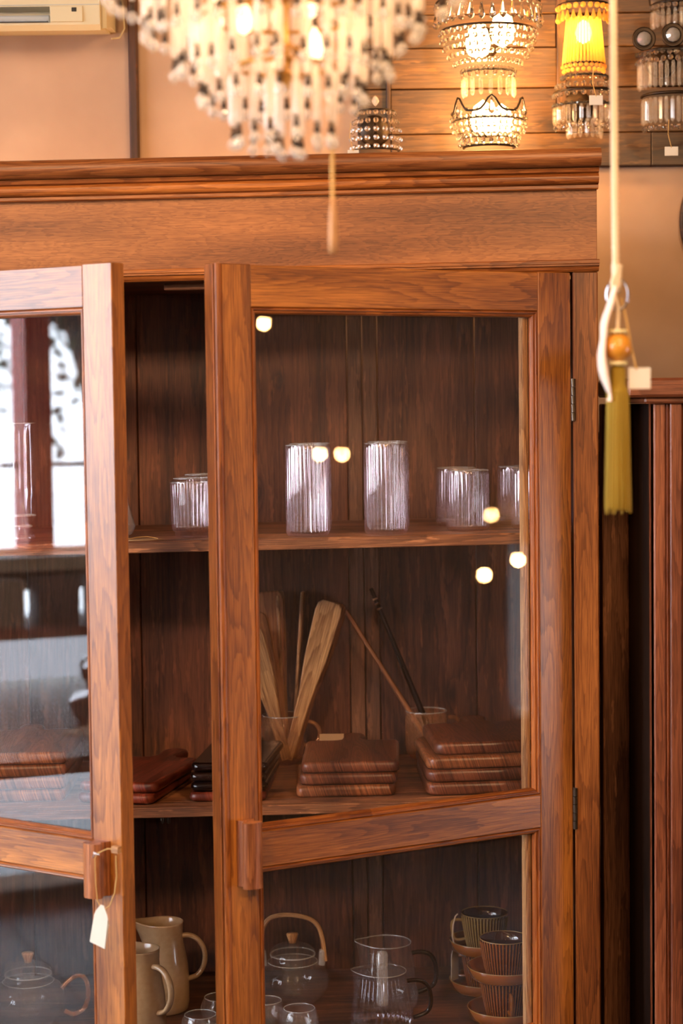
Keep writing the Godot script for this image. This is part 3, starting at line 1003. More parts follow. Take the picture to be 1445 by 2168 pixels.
func spatula(label: String, p0: Vector3, p1: Vector3, roll: float, w: float, m: Material) -> void:
	var t := thing("wooden_spatula", label, "spatula", p0, 0.0, "")
	var L := p0.distance_to(p1)
	var o := PackedVector2Array()
	var hw := w / 2.0
	for q in [[0.009, 0.0], [0.010, 0.10], [0.0105, 0.25], [0.0125, 0.40], [0.0165, 0.52], [0.0205, 0.64], [0.0225, 0.80], [hw, 0.93], [hw * 0.92, 0.975], [hw * 0.62, 0.998]]:
		o.append(Vector2(minf(q[0], hw), -q[1] * L))
	for k in range(o.size() - 1, -1, -1):
		o.append(Vector2(-o[k].x, o[k].y))
	var b := MB.new()
	b.uvo = ruv()
	# slab lies in x, z with length along -z: stand it up along the leaning axis
	var ax := (p1 - p0).normalized()
	var zz := -ax
	var nn := Vector3(sin(roll), 0, cos(roll))
	nn = (nn - ax * nn.dot(ax)).normalized()
	var xx := nn.cross(zz).normalized()
	b.xf = Transform3D(Basis(xx, nn, zz), -nn * 0.003)
	b.slab(o, 0.0062, 0.0022)
	part("spatula_body", b, m, t)

# ------------------------------------------------------------------ shelf 3
func build_shelf_three() -> void:
	var S := 0.429
	# jugs
	var j := thing("stoneware_jug", "glossy beige jug at the back, its handle towards the right door", "jug", on_shelf(-0.3135, S, -0.235), 0.0, "beige jugs in the gap between the doors")
	var b := MB.new()
	b.lathe([Vector2(0, 0.0005), Vector2(0.039, 0.0005), Vector2(0.0435, 0.005), Vector2(0.0452, 0.018), Vector2(0.0452, 0.060), Vector2(0.0435, 0.082), Vector2(0.0395, 0.104), Vector2(0.0362, 0.122), Vector2(0.0350, 0.138), Vector2(0.0358, 0.156), Vector2(0.0364, 0.1585), Vector2(0.0352, 0.1590), Vector2(0.0335, 0.157), Vector2(0.0330, 0.138), Vector2(0.0345, 0.115), Vector2(0.041, 0.080), Vector2(0.042, 0.010), Vector2(0, 0.008)], 40)
	# pull the lip out into a spout on the left
	for i in b.v.size():
		var q := b.v[i]
		if q.y > 0.118:
			var f := smoothstep(0.118, 0.159, q.y)
			var c := maxf(0.0, -q.x / maxf(0.001, Vector2(q.x, q.z).length()))
			b.v[i] = q + Vector3(-0.019 * f * pow(c, 6.0), 0.004 * f * pow(c, 6.0), -q.z * 0.0)
	part("body", b, M.stone, j)
	var h := MB.new()
	h.tube([Vector3(0.0330, 0.133, 0), Vector3(0.046, 0.1335, 0), Vector3(0.060, 0.127, 0), Vector3(0.0705, 0.112, 0), Vector3(0.0735, 0.094, 0), Vector3(0.0695, 0.076, 0), Vector3(0.059, 0.062, 0), Vector3(0.0435, 0.056, 0)], 0.0062, 10, false, 0.75)
	part("handle", h, M.stone, j)
	copy_of(j, "glossy beige jug in front, its handle turned towards the viewer", on_shelf(-0.340, S, -0.070), deg_to_rad(-38), "beige jugs in the gap between the doors")
	# round cups
	var g := "round clear glass cups on the lower shelf"
	var c0 := thing("glass_cup", "round clear glass cup in front, left of the right door's edge", "cup", on_shelf(-0.2365, S, -0.052), 0.0, g)
	var cb := MB.new()
	cb.lathe([Vector2(0, 0.0005), Vector2(0.015, 0.0005), Vector2(0.0235, 0.004), Vector2(0.0305, 0.013), Vector2(0.0335, 0.026), Vector2(0.0325, 0.036), Vector2(0.0290, 0.044), Vector2(0.0262, 0.049)], 36)
	part("body", cb, M.clear, c0)
	var ci := MB.new()
	ci.lathe([Vector2(0, 0.008), Vector2(0.016, 0.0085), Vector2(0.0255, 0.017), Vector2(0.029, 0.027), Vector2(0.0290, 0.036), Vector2(0.0254, 0.048)], 36)
	part("inner_wall", ci, M.clear, c0)
	var cr := MB.new()
	cr.tube(circle(0.0260, 0.049, 36), 0.0010, 6, true)
	part("rim", cr, M.clear_rim, c0)
	copy_of(c0, "round clear glass cup half hidden by the right door's edge", on_shelf(-0.2095, S, -0.145), 0.0, g)
	copy_of(c0, "round clear glass cup just right of the wide door stile, partly hidden", on_shelf(-0.129, S, -0.120), 0.0, g)
	copy_of(c0, "round clear glass cup in front of the teapot with the wooden handle", on_shelf(-0.0715, S, -0.073), 0.0, g)
	# teapots
	var tp := teapot("clear glass teapot with bent wooden bail handle and wooden lid knob", on_shelf(-0.0865, S, -0.272))
	var t2 := teapot("clear glass teapot behind the left lower pane, half cut off", on_shelf(-0.545, S, -0.19), false)
	t2.rotation.y = 0.0
	# pitchers
	var g2 := "clear pitchers with brown handles"
	pitcher("ribbed clear glass pitcher in front with brown handle and strainer", on_shelf(0.0690, S, -0.095), true, g2)
	pitcher("plain clear glass pitcher behind the ribbed one, dark handle", on_shelf(0.0800, S, -0.228), false, g2)
	# cups and saucers
	var sx := [0.279, 0.258]
	var sz := [-0.128, -0.292]
	var wh := ["front", "rear"]
	var sau: Node3D
	for s in 2:
		for k in 2:
			var y := S + 0.0712 * k
			var lv: String = ["lower", "upper"][k]
			var at := on_shelf(sx[s], y, sz[s])
			var sl: String = "brown glazed saucer under the %s cup of the %s stack" % [lv, wh[s]]
			if sau == null: sau = saucer(sl, at)
			else: copy_of(sau, sl, at, 0.0, "brown saucers on the lower shelf")
			var turn: float = [[-1.45, 0.0], [2.6, PI - 0.1]][s][k]
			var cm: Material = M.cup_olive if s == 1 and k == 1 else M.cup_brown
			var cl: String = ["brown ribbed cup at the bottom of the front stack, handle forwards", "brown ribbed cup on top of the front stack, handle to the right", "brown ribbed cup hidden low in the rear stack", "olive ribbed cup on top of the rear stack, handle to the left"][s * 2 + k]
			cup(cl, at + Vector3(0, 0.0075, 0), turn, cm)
	# tag on the rear cup's handle
	var tg := thing("price_tag", "paper price tag hanging on a cord from the olive cup's handle", "tag", Vector3(0.2065, 0.560, -0.300), 0.9)
	var st := MB.new()
	st.tube([Vector3(0.006, 0.012, 0), Vector3(-0.004, 0.010, 0.002), Vector3(-0.011, -0.004, 0.002), Vector3(-0.012, -0.025, 0.001), Vector3(-0.006, -0.040, 0)], 0.0011, 6)
	part("string", st, M.rope, tg)
	var cd := tag_card(0.022, 0.062)
	part("card", cd, M.paper, tg, Vector3(-0.004, -0.044, 0))
	# tag on the left pull
	var d := Vector3(0.0, 0, 0)
	var lt := thing("price_tag", "white paper price tag hanging on a string from the left door's pull", "tag", Vector3(-0.332, 0.858, 0.385), deg_to_rad(-33.6))
	var ls := MB.new()
	ls.tube([Vector3(0.014, 0.0035, 0.002), Vector3(0.0, 0.002, 0.002), Vector3(-0.017, -0.006, 0.004), Vector3(-0.021, -0.014, 0.005), Vector3(-0.0205, -0.050, 0.005), Vector3(-0.018, -0.075, 0.005), Vector3(-0.009, -0.088, 0.005), Vector3(0.004, -0.080, 0.004), Vector3(0.013, -0.060, 0.003), Vector3(0.0165, -0.036, 0.002), Vector3(0.0155, -0.006, 0.002)], 0.0009, 6)
	part("string", ls, M.string, lt)
	part("toggle", bx(Vector3(0.010, -0.002, -0.003), Vector3(0.023, 0.008, 0.006), 0.0008, 0), M.pale_wood, lt)
	var c2 := part("card", tag_card(0.026, 0.060), M.paper, lt, Vector3(-0.008, -0.080, 0.006))
	c2.rotation.z = deg_to_rad(-9)
	var c3 := part("card", tag_card(0.029, 0.052), M.paper, lt, Vector3(-0.0085, -0.090, 0.0045))
	c3.rotation.z = deg_to_rad(-13)
	var cl2 := MB.new()
	cl2.tube([Vector3(-0.026, -0.014, 0.004), Vector3(-0.020, -0.006, 0.007), Vector3(-0.012, -0.007, 0.006)], [0.001, 0.0028, 0.001], 6)
	part("plastic_clip", cl2, M.clear_rim, lt)

func tag_card(w: float, h: float) -> MB:
	var p := PackedVector2Array([Vector2(-w / 2, -h), Vector2(w / 2, -h), Vector2(w / 2, -h * 0.3), Vector2(w * 0.42, -h * 0.2), Vector2(w * 0.2, -h * 0.06), Vector2(w * 0.12, 0), Vector2(-w * 0.12, 0), Vector2(-w * 0.2, -h * 0.06), Vector2(-w * 0.42, -h * 0.2), Vector2(-w / 2, -h * 0.3)])
	var b := MB.new()
	b.extrude(p, 2, -0.0004, 0.0004)
	return b

func teapot(label: String, at: Vector3, wooden := true) -> Node3D:
	var t := thing("glass_teapot", label, "teapot", at)
	var b := MB.new()
	b.lathe([Vector2(0, 0.0005), Vector2(0.036, 0.0005), Vector2(0.050, 0.006), Vector2(0.0600, 0.018), Vector2(0.0645, 0.034), Vector2(0.0625, 0.050), Vector2(0.0560, 0.063), Vector2(0.0450, 0.071), Vector2(0.0405, 0.074), Vector2(0.0400, 0.084)], 48)
	part("body", b, M.clear, t)
	var rm := MB.new()
	rm.tube(circle(0.0402, 0.0845, 48), 0.0013, 6, true)
	rm.tube(circle(0.0440, 0.0715, 48), 0.0009, 6, true)
	part("rim", rm, M.clear_rim, t)
	var inf := MB.new()
	inf.lathe([Vector2(0, 0.012), Vector2(0.017, 0.012), Vector2(0.0185, 0.016), Vector2(0.0185, 0.082)], 28)
	part("strainer", inf, M.clear, t)
	var sp := MB.new()
	sp.tube([Vector3(-0.058, 0.030, 0), Vector3(-0.072, 0.038, 0), Vector3(-0.082, 0.056, 0), Vector3(-0.094, 0.072, 0)], [0.013, 0.010, 0.007, 0.005], 12)
	part("spout", sp, M.clear, t)
	var lid := MB.new()
	lid.lathe([Vector2(0.0415, 0.0855), Vector2(0.0395, 0.092), Vector2(0.031, 0.099), Vector2(0.018, 0.103), Vector2(0.006, 0.1045), Vector2(0, 0.1045)], 40)
	var l := part("lid", lid, M.clear, t)
	var kb := MB.new()
	kb.lathe([Vector2(0, 0.1045), Vector2(0.0062, 0.1045), Vector2(0.0075, 0.110), Vector2(0.0108, 0.1195), Vector2(0.0100, 0.1215), Vector2(0, 0.122)], 16)
	part("knob", kb, M.brass if false else M.pale_wood, l)
	if wooden:
		for x in [-1.0, 1.0]:
			var lg := MB.new()
			lg.tube([Vector3(x * 0.052, 0.064, 0), Vector3(x * 0.053, 0.085, 0), Vector3(x * 0.053, 0.092, 0)], [0.006, 0.0065, 0.005], 10)
			part("lug", lg, M.clear_rim, t)
		var hd := MB.new()
		hd.tube([Vector3(-0.0575, 0.074, 0), Vector3(-0.0560, 0.100, 0), Vector3(-0.0535, 0.124, 0), Vector3(-0.048, 0.140, 0), Vector3(-0.038, 0.150, 0), Vector3(-0.020, 0.1545, 0), Vector3(0.0, 0.1545, 0), Vector3(0.020, 0.151, 0), Vector3(0.036, 0.1445, 0), Vector3(0.0465, 0.133, 0), Vector3(0.0525, 0.115, 0), Vector3(0.0555, 0.095, 0), Vector3(0.0580, 0.071, 0)], 0.0042, 10)
		part("bail_handle", hd, M.pale_wood, t)
	else:
		var hd := MB.new()
		hd.tube([Vector3(0.058, 0.058, 0), Vector3(0.074, 0.074, 0), Vector3(0.090, 0.080, 0), Vector3(0.101, 0.070, 0), Vector3(0.104, 0.045, 0), Vector3(0.096, 0.022, 0), Vector3(0.078, 0.012, 0), Vector3(0.062, 0.018, 0)], 0.0042, 10)
		part("handle", hd, M.amber_glass, t)
	return t

func pitcher(label: String, at: Vector3, ribbed: bool, grp: String) -> void:
	var t := thing("glass_pitcher", label, "pitcher", at, 0.0, grp)
	if ribbed: t.scale = Vector3(0.94, 0.90, 0.94)
	var b := MB.new()
	var k := 1.0 if ribbed else 0.0
	var pr := [Vector3(0, 0.0005, 0), Vector3(0.046, 0.0005, 0), Vector3(0.0530, 0.004, k), Vector3(0.0560, 0.018, k), Vector3(0.0540, 0.045, k), Vector3(0.0480, 0.080, k), Vector3(0.0435, 0.104, k), Vector3(0.0425, 0.111, 0), Vector3(0.0432, 0.1145, 0)]
	b.lathe(pr, 216 if ribbed else 48, 36, 0.028)
	for i in b.v.size():
		var q := b.v[i]
		if q.y > 0.085:
			var f := smoothstep(0.085, 0.1145, q.y)
			var c := maxf(0.0, -q.x / maxf(0.001, Vector2(q.x, q.z).length()))
			b.v[i] = q + Vector3(-0.013 * f * pow(c, 8.0), 0.003 * f * pow(c, 8.0), 0)
	part("body", b, M.film if ribbed else M.clear, t)
	var path := []
	for a in 48:
		var ph := TAU * a / 48.0
		var c := maxf(0.0, -cos(ph))
		path.append(Vector3(0.0432 * cos(ph) - 0.013 * pow(c, 8.0), 0.1145 + 0.003 * pow(c, 8.0), 0.0432 * sin(ph)))
	var rm := MB.new()
	rm.tube(path, 0.0012, 6, true)
	part("rim", rm, M.clear_rim, t)
	var h := MB.new()
	h.tube([Vector3(0.0445, 0.094, 0), Vector3(0.056, 0.096, 0), Vector3(0.071, 0.094, 0), Vector3(0.081, 0.086, 0), Vector3(0.0865, 0.070, 0), Vector3(0.0870, 0.050, 0), Vector3(0.081, 0.036, 0), Vector3(0.066, 0.028, 0), Vector3(0.055, 0.024, 0)], 0.0040, 10)
	part("handle", h, M.brown_glass, t)
	if ribbed:
		var s := MB.new()
		s.lathe([Vector2(0.0105, 0.050), Vector2(0.0105, 0.146), Vector2(0.0085, 0.152), Vector2(0, 0.153)], 24)
		part("strainer", s, M.clear_rim, t)
		var l := MB.new()
		l.lathe([Vector2(0.0405, 0.112), Vector2(0.036, 0.119), Vector2(0.022, 0.123), Vector2(0.0105, 0.124)], 36)
		part("lid", l, M.clear, t)

func saucer(label: String, at: Vector3) -> Node3D:
	var t := thing("saucer", label, "saucer", at, 0.0, "brown saucers on the lower shelf")
	var b := MB.new()
	b.lathe([Vector2(0, 0.003), Vector2(0.034, 0.003), Vector2(0.034, 0.0005), Vector2(0.038, 0.0005), Vector2(0.040, 0.003), Vector2(0.054, 0.006), Vector2(0.0600, 0.010), Vector2(0.0625, 0.018), Vector2(0.0642, 0.0265), Vector2(0.0636, 0.0275), Vector2(0.0622, 0.0268), Vector2(0.0603, 0.018), Vector2(0.057, 0.0115), Vector2(0.048, 0.0085), Vector2(0.030, 0.0075), Vector2(0, 0.0075)], 56)
	part("body", b, M.saucer, t)
	var e := MB.new()
	e.tube(circle(0.0635, 0.0270, 56), 0.0009, 6, true)
	part("rim", e, M.olive_plain, t)
	return t

func cup(label: String, at: Vector3, turn: float, m: Material) -> void:
	var t := thing("ribbed_cup", label, "cup", at, turn, "ribbed cups on the lower shelf")
	var b := MB.new()
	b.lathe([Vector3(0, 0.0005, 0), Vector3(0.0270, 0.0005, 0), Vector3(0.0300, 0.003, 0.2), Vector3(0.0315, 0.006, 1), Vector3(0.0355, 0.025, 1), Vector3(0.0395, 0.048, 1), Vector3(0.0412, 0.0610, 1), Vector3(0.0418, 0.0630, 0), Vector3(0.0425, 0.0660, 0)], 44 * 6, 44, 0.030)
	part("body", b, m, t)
	var ins := MB.new()
	ins.lathe([Vector2(0.0425, 0.0660), Vector2(0.0420, 0.0672), Vector2(0.0408, 0.0668), Vector2(0.0385, 0.050), Vector2(0.0335, 0.022), Vector2(0.0270, 0.006), Vector2(0, 0.005)], 48)
	part("inside", ins, M.glaze_dark, t)
	var e := MB.new()
	e.tube(circle(0.0418, 0.0668, 56), 0.0009, 6, true)
	part("rim", e, M.olive_plain, t)
	var h := MB.new()
	h.tube([Vector3(0.0385, 0.0525, 0), Vector3(0.047, 0.0535, 0), Vector3(0.0555, 0.0515, 0), Vector3(0.0590, 0.0460, 0), Vector3(0.0585, 0.034, 0), Vector3(0.0555, 0.0215, 0), Vector3(0.0505, 0.0170, 0), Vector3(0.042, 0.0175, 0), Vector3(0.0335, 0.0200, 0)], 0.0034, 10, false, 0.8)
	part("handle", h, M.saucer if m == M.cup_brown else M.olive_plain, t)
# ------------------------------------------------------------------ crystal lamps
func flat(b: MB) -> MB:
	for i in b.g.size(): b.g[i] = -1
	return b

func drop_mesh(r: float, h: float, n := 8) -> ArrayMesh:
	var b := MB.new()
	b.lathe([Vector2(0, -h), Vector2(r * 0.72, -h * 0.72), Vector2(r, -h * 0.50), Vector2(r * 0.62, -h * 0.2), Vector2(0, 0)], n)
	return flat(b).mesh()

func tear_mesh(r: float, h: float) -> ArrayMesh:
	var b := MB.new()
	b.lathe([Vector2(0, -h), Vector2(r * 0.7, -h * 0.88), Vector2(r, -h * 0.70), Vector2(r * 0.62, -h * 0.38), Vector2(r * 0.25, 0.0), Vector2(0, 0)], 6)
	return flat(b).mesh()

func rod_mesh(r: float, h: float) -> ArrayMesh:
	var b := MB.new()
	b.lathe([Vector2(0, -h), Vector2(r * 0.8, -h + r), Vector2(r, -h + r * 2.0), Vector2(r, -r * 1.5), Vector2(r * 0.6, 0), Vector2(0, 0)], 6)
	return flat(b).mesh()

func bead_mesh(r: float) -> ArrayMesh:
	var b := MB.new()
	var pr := []
	for k in 6: pr.append(Vector2(maxf(0.0, r * sin(PI * k / 5.0)), -r * cos(PI * k / 5.0)))
	b.lathe(pr, 8)
	return flat(b).mesh()

func link_mesh(r: float, h: float) -> ArrayMesh:
	var b := MB.new()
	b.lathe([Vector2(0, -h), Vector2(r * 0.7, -h), Vector2(r, -h * 0.6), Vector2(r * 0.5, -h * 0.35), Vector2(r * 0.8, 0), Vector2(0, 0)], 6)
	return b.mesh()

func build_chandelier() -> void:
	var C := Vector3(-0.0505, 1.879, 1.0)
	var t := thing("chandelier", "large tiered crystal chandelier hanging in front of the cabinet's crown", "chandelier", C)
	var rod := rod_mesh(0.0044, 0.074)
	var rod2 := rod_mesh(0.0044, 0.062)
	var lk := link_mesh(0.0036, 0.0125)
	var dr := drop_mesh(0.0072, 0.0165)
	var tiers := [[0.190, 0.098, 44, rod], [0.149, 0.062, 36, rod], [0.114, 0.024, 28, rod], [0.088, -0.010, 22, rod], [0.055, -0.052, 14, rod2], [0.020, -0.062, 5, rod2]]
	for ti in tiers.size():
		var q: Array = tiers[ti]
		var r: float = q[0]
		var hh := 0.072 if q[3] == rod else 0.060
		var ry: float = q[1] + hh - 0.028
		var b := MB.new()
		b.tube(circle(r, ry + 0.002, 48), 0.0024, 6, true)
		for k in 6:
			var a := TAU * k / 6.0 + 0.3
			b.tube([Vector3(r * cos(a), ry + 0.002, r * sin(a)), Vector3(0, ry + 0.03, 0)], 0.0014, 5)
		part("tier_ring", b, M.brass, t)
		for k in q[2]:
			var a: float = TAU * (k + 0.5 * (ti % 2)) / q[2] + rng.randf_range(-0.03, 0.03)
			var y: float = ry + rng.randf_range(-0.004, 0.003)
			var rr := r + rng.randf_range(-0.003, 0.003)
			var o := part("crystal_rod", q[3], M.rod, t, Vector3(rr * cos(a), y, rr * sin(a)))
			o.rotation = Vector3(rng.randf_range(-0.03, 0.03), rng.randf() * 6.0, rng.randf_range(-0.03, 0.03))
			part("link", lk, M.bronze, o, Vector3(0, -hh, 0))
			part("crystal_drop", dr, M.crystal, o, Vector3(0, -hh - 0.0105, 0))
	var st := MB.new()
	st.lathe([Vector2(0, -0.045), Vector2(0.006, -0.04), Vector2(0.006, 0.06), Vector2(0.018, 0.075), Vector2(0.008, 0.09), Vector2(0.008, 0.5), Vector2(0.03, 0.52), Vector2(0, 0.53)], 16)
	part("stem", st, M.brass, t)
	var cn := MB.new()
	cn.tube([Vector3(0, 0.52, 0), Vector3(0, 1.1, 0)], 0.006, 8)
	part("chain", cn, M.brass, t)
	# candle bulbs inside
	for p in [Vector3(0.034, 0.0, 0.02), Vector3(-0.042, 0.03, 0.02), Vector3(0.028, 0.055, -0.03), Vector3(-0.02, 0.085, 0.055), Vector3(0.065, 0.08, 0.03), Vector3(-0.075, 0.075, -0.03)]:
		var b := MB.new()
		b.lathe([Vector2(0, -0.016), Vector2(0.007, -0.012), Vector2(0.009, -0.002), Vector2(0.006, 0.012), Vector2(0, 0.022)], 12)
		part("bulb", b, M.candle, t, p)
		omni("bulb_light", p, Color(1.0, 0.86, 0.70), 0.004, 0.012, t)
	# pull cord with a tapered wooden end
	var pc := MB.new()
	pc.tube([Vector3(0.0515, -0.06, 0.0), Vector3(0.0513, -0.161, 0.0)], 0.0022, 6)
	var cord := part("pull_cord", pc, M.string, t)
	var pw := MB.new()
	pw.lathe([Vector2(0, -0.221), Vector2(0.0046, -0.219), Vector2(0.0052, -0.205), Vector2(0.0042, -0.175), Vector2(0.0022, -0.160), Vector2(0, -0.159)], 12)
	part("pull_end", pw, M.pale_wood, cord, Vector3(0.0513, 0, 0))

func wall_lamp(label: String, at: Vector3, grp := "crystal wall lamps on the wooden board") -> Node3D:
	var t := thing("wall_lamp", label, "lamp", at, 0.0, grp)
	var b := MB.new()
	b.lathe([Vector2(0, -0.004), Vector2(0.026, -0.004), Vector2(0.030, 0.0), Vector2(0.026, 0.006), Vector2(0.012, 0.010), Vector2(0, 0.011)], 20)
	var o := part("backplate", b, M.bronze, t, Vector3(0, 0.01, -0.103))
	o.rotation.x = PI / 2
	var a := MB.new()
	a.tube([Vector3(0, 0.01, -0.10), Vector3(0, 0.015, -0.05), Vector3(0, 0.0, -0.02), Vector3(0, -0.01, 0.0)], 0.004, 8)
	part("arm", a, M.bronze, t)
	return t

func half_ring(t: Node3D, r: float, y: float, rad := 0.0022, wave := 0.0, peaks := 0, m: Material = null) -> void:
	var p := []
	for k in 37:
		var a := PI * (k / 36.0) * 1.12 - PI * 0.06
		var yy := y
		if peaks > 0: for q in [-1.05, 0.0, 1.05]: yy += wave * exp(-pow((a - PI / 2 - q) / 0.20, 2.0))
		p.append(Vector3(r * cos(a), yy, r * sin(a)))
	var b := MB.new()
	b.tube(p, rad, 6)
	part("ring", b, m if m else M.bronze, t)

func hang(t: Node3D, n: String, mesh: ArrayMesh, m: Material, r: float, y: float, count: int, jit := 0.0, off := 0.0) -> void:
	for k in count:
		var a := PI * ((k + 0.5 + off) / count) * 1.1 - PI * 0.05
		var o := part(n, mesh, m, t, Vector3(r * cos(a), y + rng.randf_range(-jit, jit), r * sin(a)))
		o.rotation.y = -a

func swags(t: Node3D, mesh: ArrayMesh, r0: float, y0: float, r1: float, y1: float, strands: int, beads: int, belly: float, m: Material = null) -> void:
	for k in strands:
		var a := PI * ((k + 0.5) / strands) * 1.1 - PI * 0.05
		for j in beads:
			var f := float(j) / maxf(1.0, beads - 1)
			var r := lerpf(r0, r1, f) + belly * sin(PI * f)
			part("bead", mesh, m if m else M.bead, t, Vector3(r * cos(a), lerpf(y0, y1, f), r * sin(a)))

func lamp_bulb(t: Node3D, at: Vector3, e: float, size := 1.0) -> void:
	var b := MB.new()
	b.lathe([Vector2(0, -0.020 * size), Vector2(0.012 * size, -0.013 * size), Vector2(0.0155 * size, 0.0), Vector2(0.011 * size, 0.016 * size), Vector2(0, 0.024 * size)], 14)
	part("bulb", b, M.bulb, t, at)
	omni("bulb_light", at, Color(1.0, 0.74, 0.42), e * 0.55, 0.015, t)

func small_tag(label: String, at: Vector3, w := 0.020, h := 0.016) -> void:
	var tg := thing("price_tag", label, "tag", at, 0.0)
	part("card", bx(Vector3(-w / 2, -h, -0.0005), Vector3(w / 2, 0, 0.0005), 0.0003, 0), M.paper, tg)
	var b := MB.new()
	b.tube([Vector3(0, -0.002, 0.001), Vector3(-0.006, 0.022, 0.0), Vector3(-0.004, 0.048, -0.004)], 0.0007, 5)
	part("string", b, M.string, tg)

func build_wall_lamps() -> void:
	# wooden board of planks that carries the lamps
	var bd := thing("lamp_board", "wide dark wooden display board on the wall carrying the crystal lamps", "board", Vector3.ZERO)
	part("backing", bx(Vector3(0.05, 1.93, -0.5495), Vector3(1.2, 2.75, -0.545), 0.001, 0), M.dark_wood, bd)
	var rows := [1.930, 1.993, 2.077, 2.152, 2.214, 2.33, 2.44, 2.55, 2.66, 2.75]
	for i in rows.size() - 1:
		var x0 := 0.052
		for x1 in ([0.112, 0.423, 1.2] if i % 2 == 1 else [0.112, 0.60, 1.2]):
			part("plank", bx(Vector3(x0 + 0.0006, rows[i] + 0.0008, -0.545), Vector3(x1 - 0.0006, rows[i + 1] - 0.0008, -0.5305 - 0.0015 * ((i + int(x1 * 10)) % 2)), 0.0012, 0), M.rail_board, bd)
			x0 = x1
	part("upright", bx(Vector3(0.423, 1.993, -0.5305), Vector3(0.441, 2.75, -0.522), 0.0015, 1), M.rail_board, bd)
	part("upright", bx(Vector3(0.104, 1.993, -0.5305), Vector3(0.112, 2.75, -0.524), 0.0015, 1), M.dark_wood, bd)

	var bead := bead_mesh(0.0052)
	var bead_s := bead_mesh(0.0040)
	var tear := tear_mesh(0.0068, 0.030)
	var tear_s := tear_mesh(0.0050, 0.020)
	var prism := rod_mesh(0.0042, 0.034)
	var prism_l := rod_mesh(0.0042, 0.048)
	var drop := drop_mesh(0.0052, 0.012)
	# A: wide lit basket of beads
	var a := wall_lamp("wide lit crystal wall lamp shaped like a basket, above the crown shaped one", Vector3(0.287, 2.150, -0.425))
	half_ring(a, 0.094, 0.062)
	half_ring(a, 0.085, 0.012)
	half_ring(a, 0.046, -0.062)
	hang(a, "bead", bead, M.bead, 0.094, 0.055, 17, 0.001)
	hang(a, "teardrop", tear, M.drop, 0.094, 0.048, 17, 0.001)
	swags(a, bead, 0.086, 0.006, 0.047, -0.060, 19, 6, 0.008)
	hang(a, "bead", bead, M.bead, 0.046, -0.068, 10)
	hang(a, "prism", prism, M.prism, 0.046, -0.074, 9)
	lamp_bulb(a, Vector3(-0.02, -0.012, 0.02), 0.16, 1.5)
	lamp_bulb(a, Vector3(0.025, 0.010, 0.015), 0.16, 1.5)
	# B: crown
	var b := wall_lamp("lit crown shaped crystal wall lamp with three peaks, just above the cabinet", Vector3(0.287, 2.005, -0.425))
	half_ring(b, 0.066, 0.008, 0.0022, 0.026, 3)
	half_ring(b, 0.064, -0.004)
	half_ring(b, 0.050, -0.036)
	half_ring(b, 0.046, -0.051, 0.0028)
	for k in 3:
		var an := PI / 2 + (k - 1) * 1.05
		part("medallion", tear, M.drop, b, Vector3(0.066 * cos(an), 0.030, 0.066 * sin(an)))
	swags(b, bead, 0.066, -0.002, 0.054, -0.034, 18, 4, 0.004)
	hang(b, "teardrop", tear_s, M.drop, 0.052, -0.032, 13)
	hang(b, "bead", bead_s, M.bead, 0.066, 0.010, 12, 0.002)
	lamp_bulb(b, Vector3(-0.012, -0.004, 0.020), 0.14, 1.5)
	lamp_bulb(b, Vector3(0.022, -0.008, 0.014), 0.14, 1.4)
	# C: amber shade
	var c := wall_lamp("lit amber wall lamp with a tapered shade of glass tubes", Vector3(0.460, 2.150, -0.425))
	half_ring(c, 0.046, 0.056)
	half_ring(c, 0.030, 0.034)
	half_ring(c, 0.037, -0.050)
	hang(c, "bead", bead, M.amber_rod, 0.046, 0.050, 12)
	hang(c, "amber_drop", tear_s, M.amber_rod, 0.046, 0.043, 13, 0.001)
	for k in 22:
		var an := PI * ((k + 0.5) / 22.0) * 1.2 - PI * 0.1
		var q := MB.new()
		q.tube([Vector3(0.029 * cos(an), 0.034, 0.029 * sin(an)), Vector3(0.037 * cos(an), -0.050, 0.037 * sin(an))], 0.0026, 6)
		part("shade_tube", q, M.amber_rod, c)
	hang(c, "bead", bead_s, M.amber_rod, 0.038, -0.054, 13)
	hang(c, "bead", bead_s, M.amber_rod, 0.036, -0.062, 12)
	lamp_bulb(c, Vector3(0.0, 0.008, 0.0), 0.09, 1.0)
	# C2: unlit, below
	var c2 := wall_lamp("unlit crystal wall lamp hanging below the amber one, bead rows over prisms", Vector3(0.461, 2.030, -0.425))
	half_ring(c2, 0.040, 0.048)
	half_ring(c2, 0.054, 0.020)
	half_ring(c2, 0.054, -0.004)
	swags(c2, bead, 0.040, 0.046, 0.055, 0.014, 12, 3, 0.002)
	hang(c2, "bead", bead_s, M.bead, 0.056, -0.004, 16, 0.001)
	hang(c2, "prism", prism, M.prism, 0.054, -0.006, 15)
	hang(c2, "crystal_drop", drop, M.drop, 0.052, -0.038, 13, 0.001)
	hang(c2, "prism", prism, M.prism, 0.030, -0.030, 9)
	# D: medallions on the right
	var d := wall_lamp("unlit crystal wall lamp at the right edge with two round glass medallions", Vector3(0.618, 2.110, -0.425))
	half_ring(d, 0.058, 0.008, 0.0035)
	half_ring(d, 0.052, -0.068, 0.0030)
	for k in [[-0.052, 0.022], [-0.006, 0.058], [0.040, 0.040]]:
		var md := MB.new()
		md.lathe([Vector2(0, 0.004), Vector2(0.010, 0.003), Vector2(0.0135, 0.0), Vector2(0.016, -0.001), Vector2(0.0195, 0.002), Vector2(0.0215, 0.0), Vector2(0.0195, -0.003), Vector2(0, -0.003)], 24)
		var o := part("medallion", md, M.bronze, d, Vector3(k[0], 0.032, k[1]))
		o.rotation.x = PI / 2
		var gl := MB.new()
		gl.lathe([Vector2(0, 0.009), Vector2(0.006, 0.0075), Vector2(0.0125, 0.003), Vector2(0.0125, 0.001), Vector2(0, 0.001)], 12)
		part("medallion_glass", flat(gl), M.crystal, o)
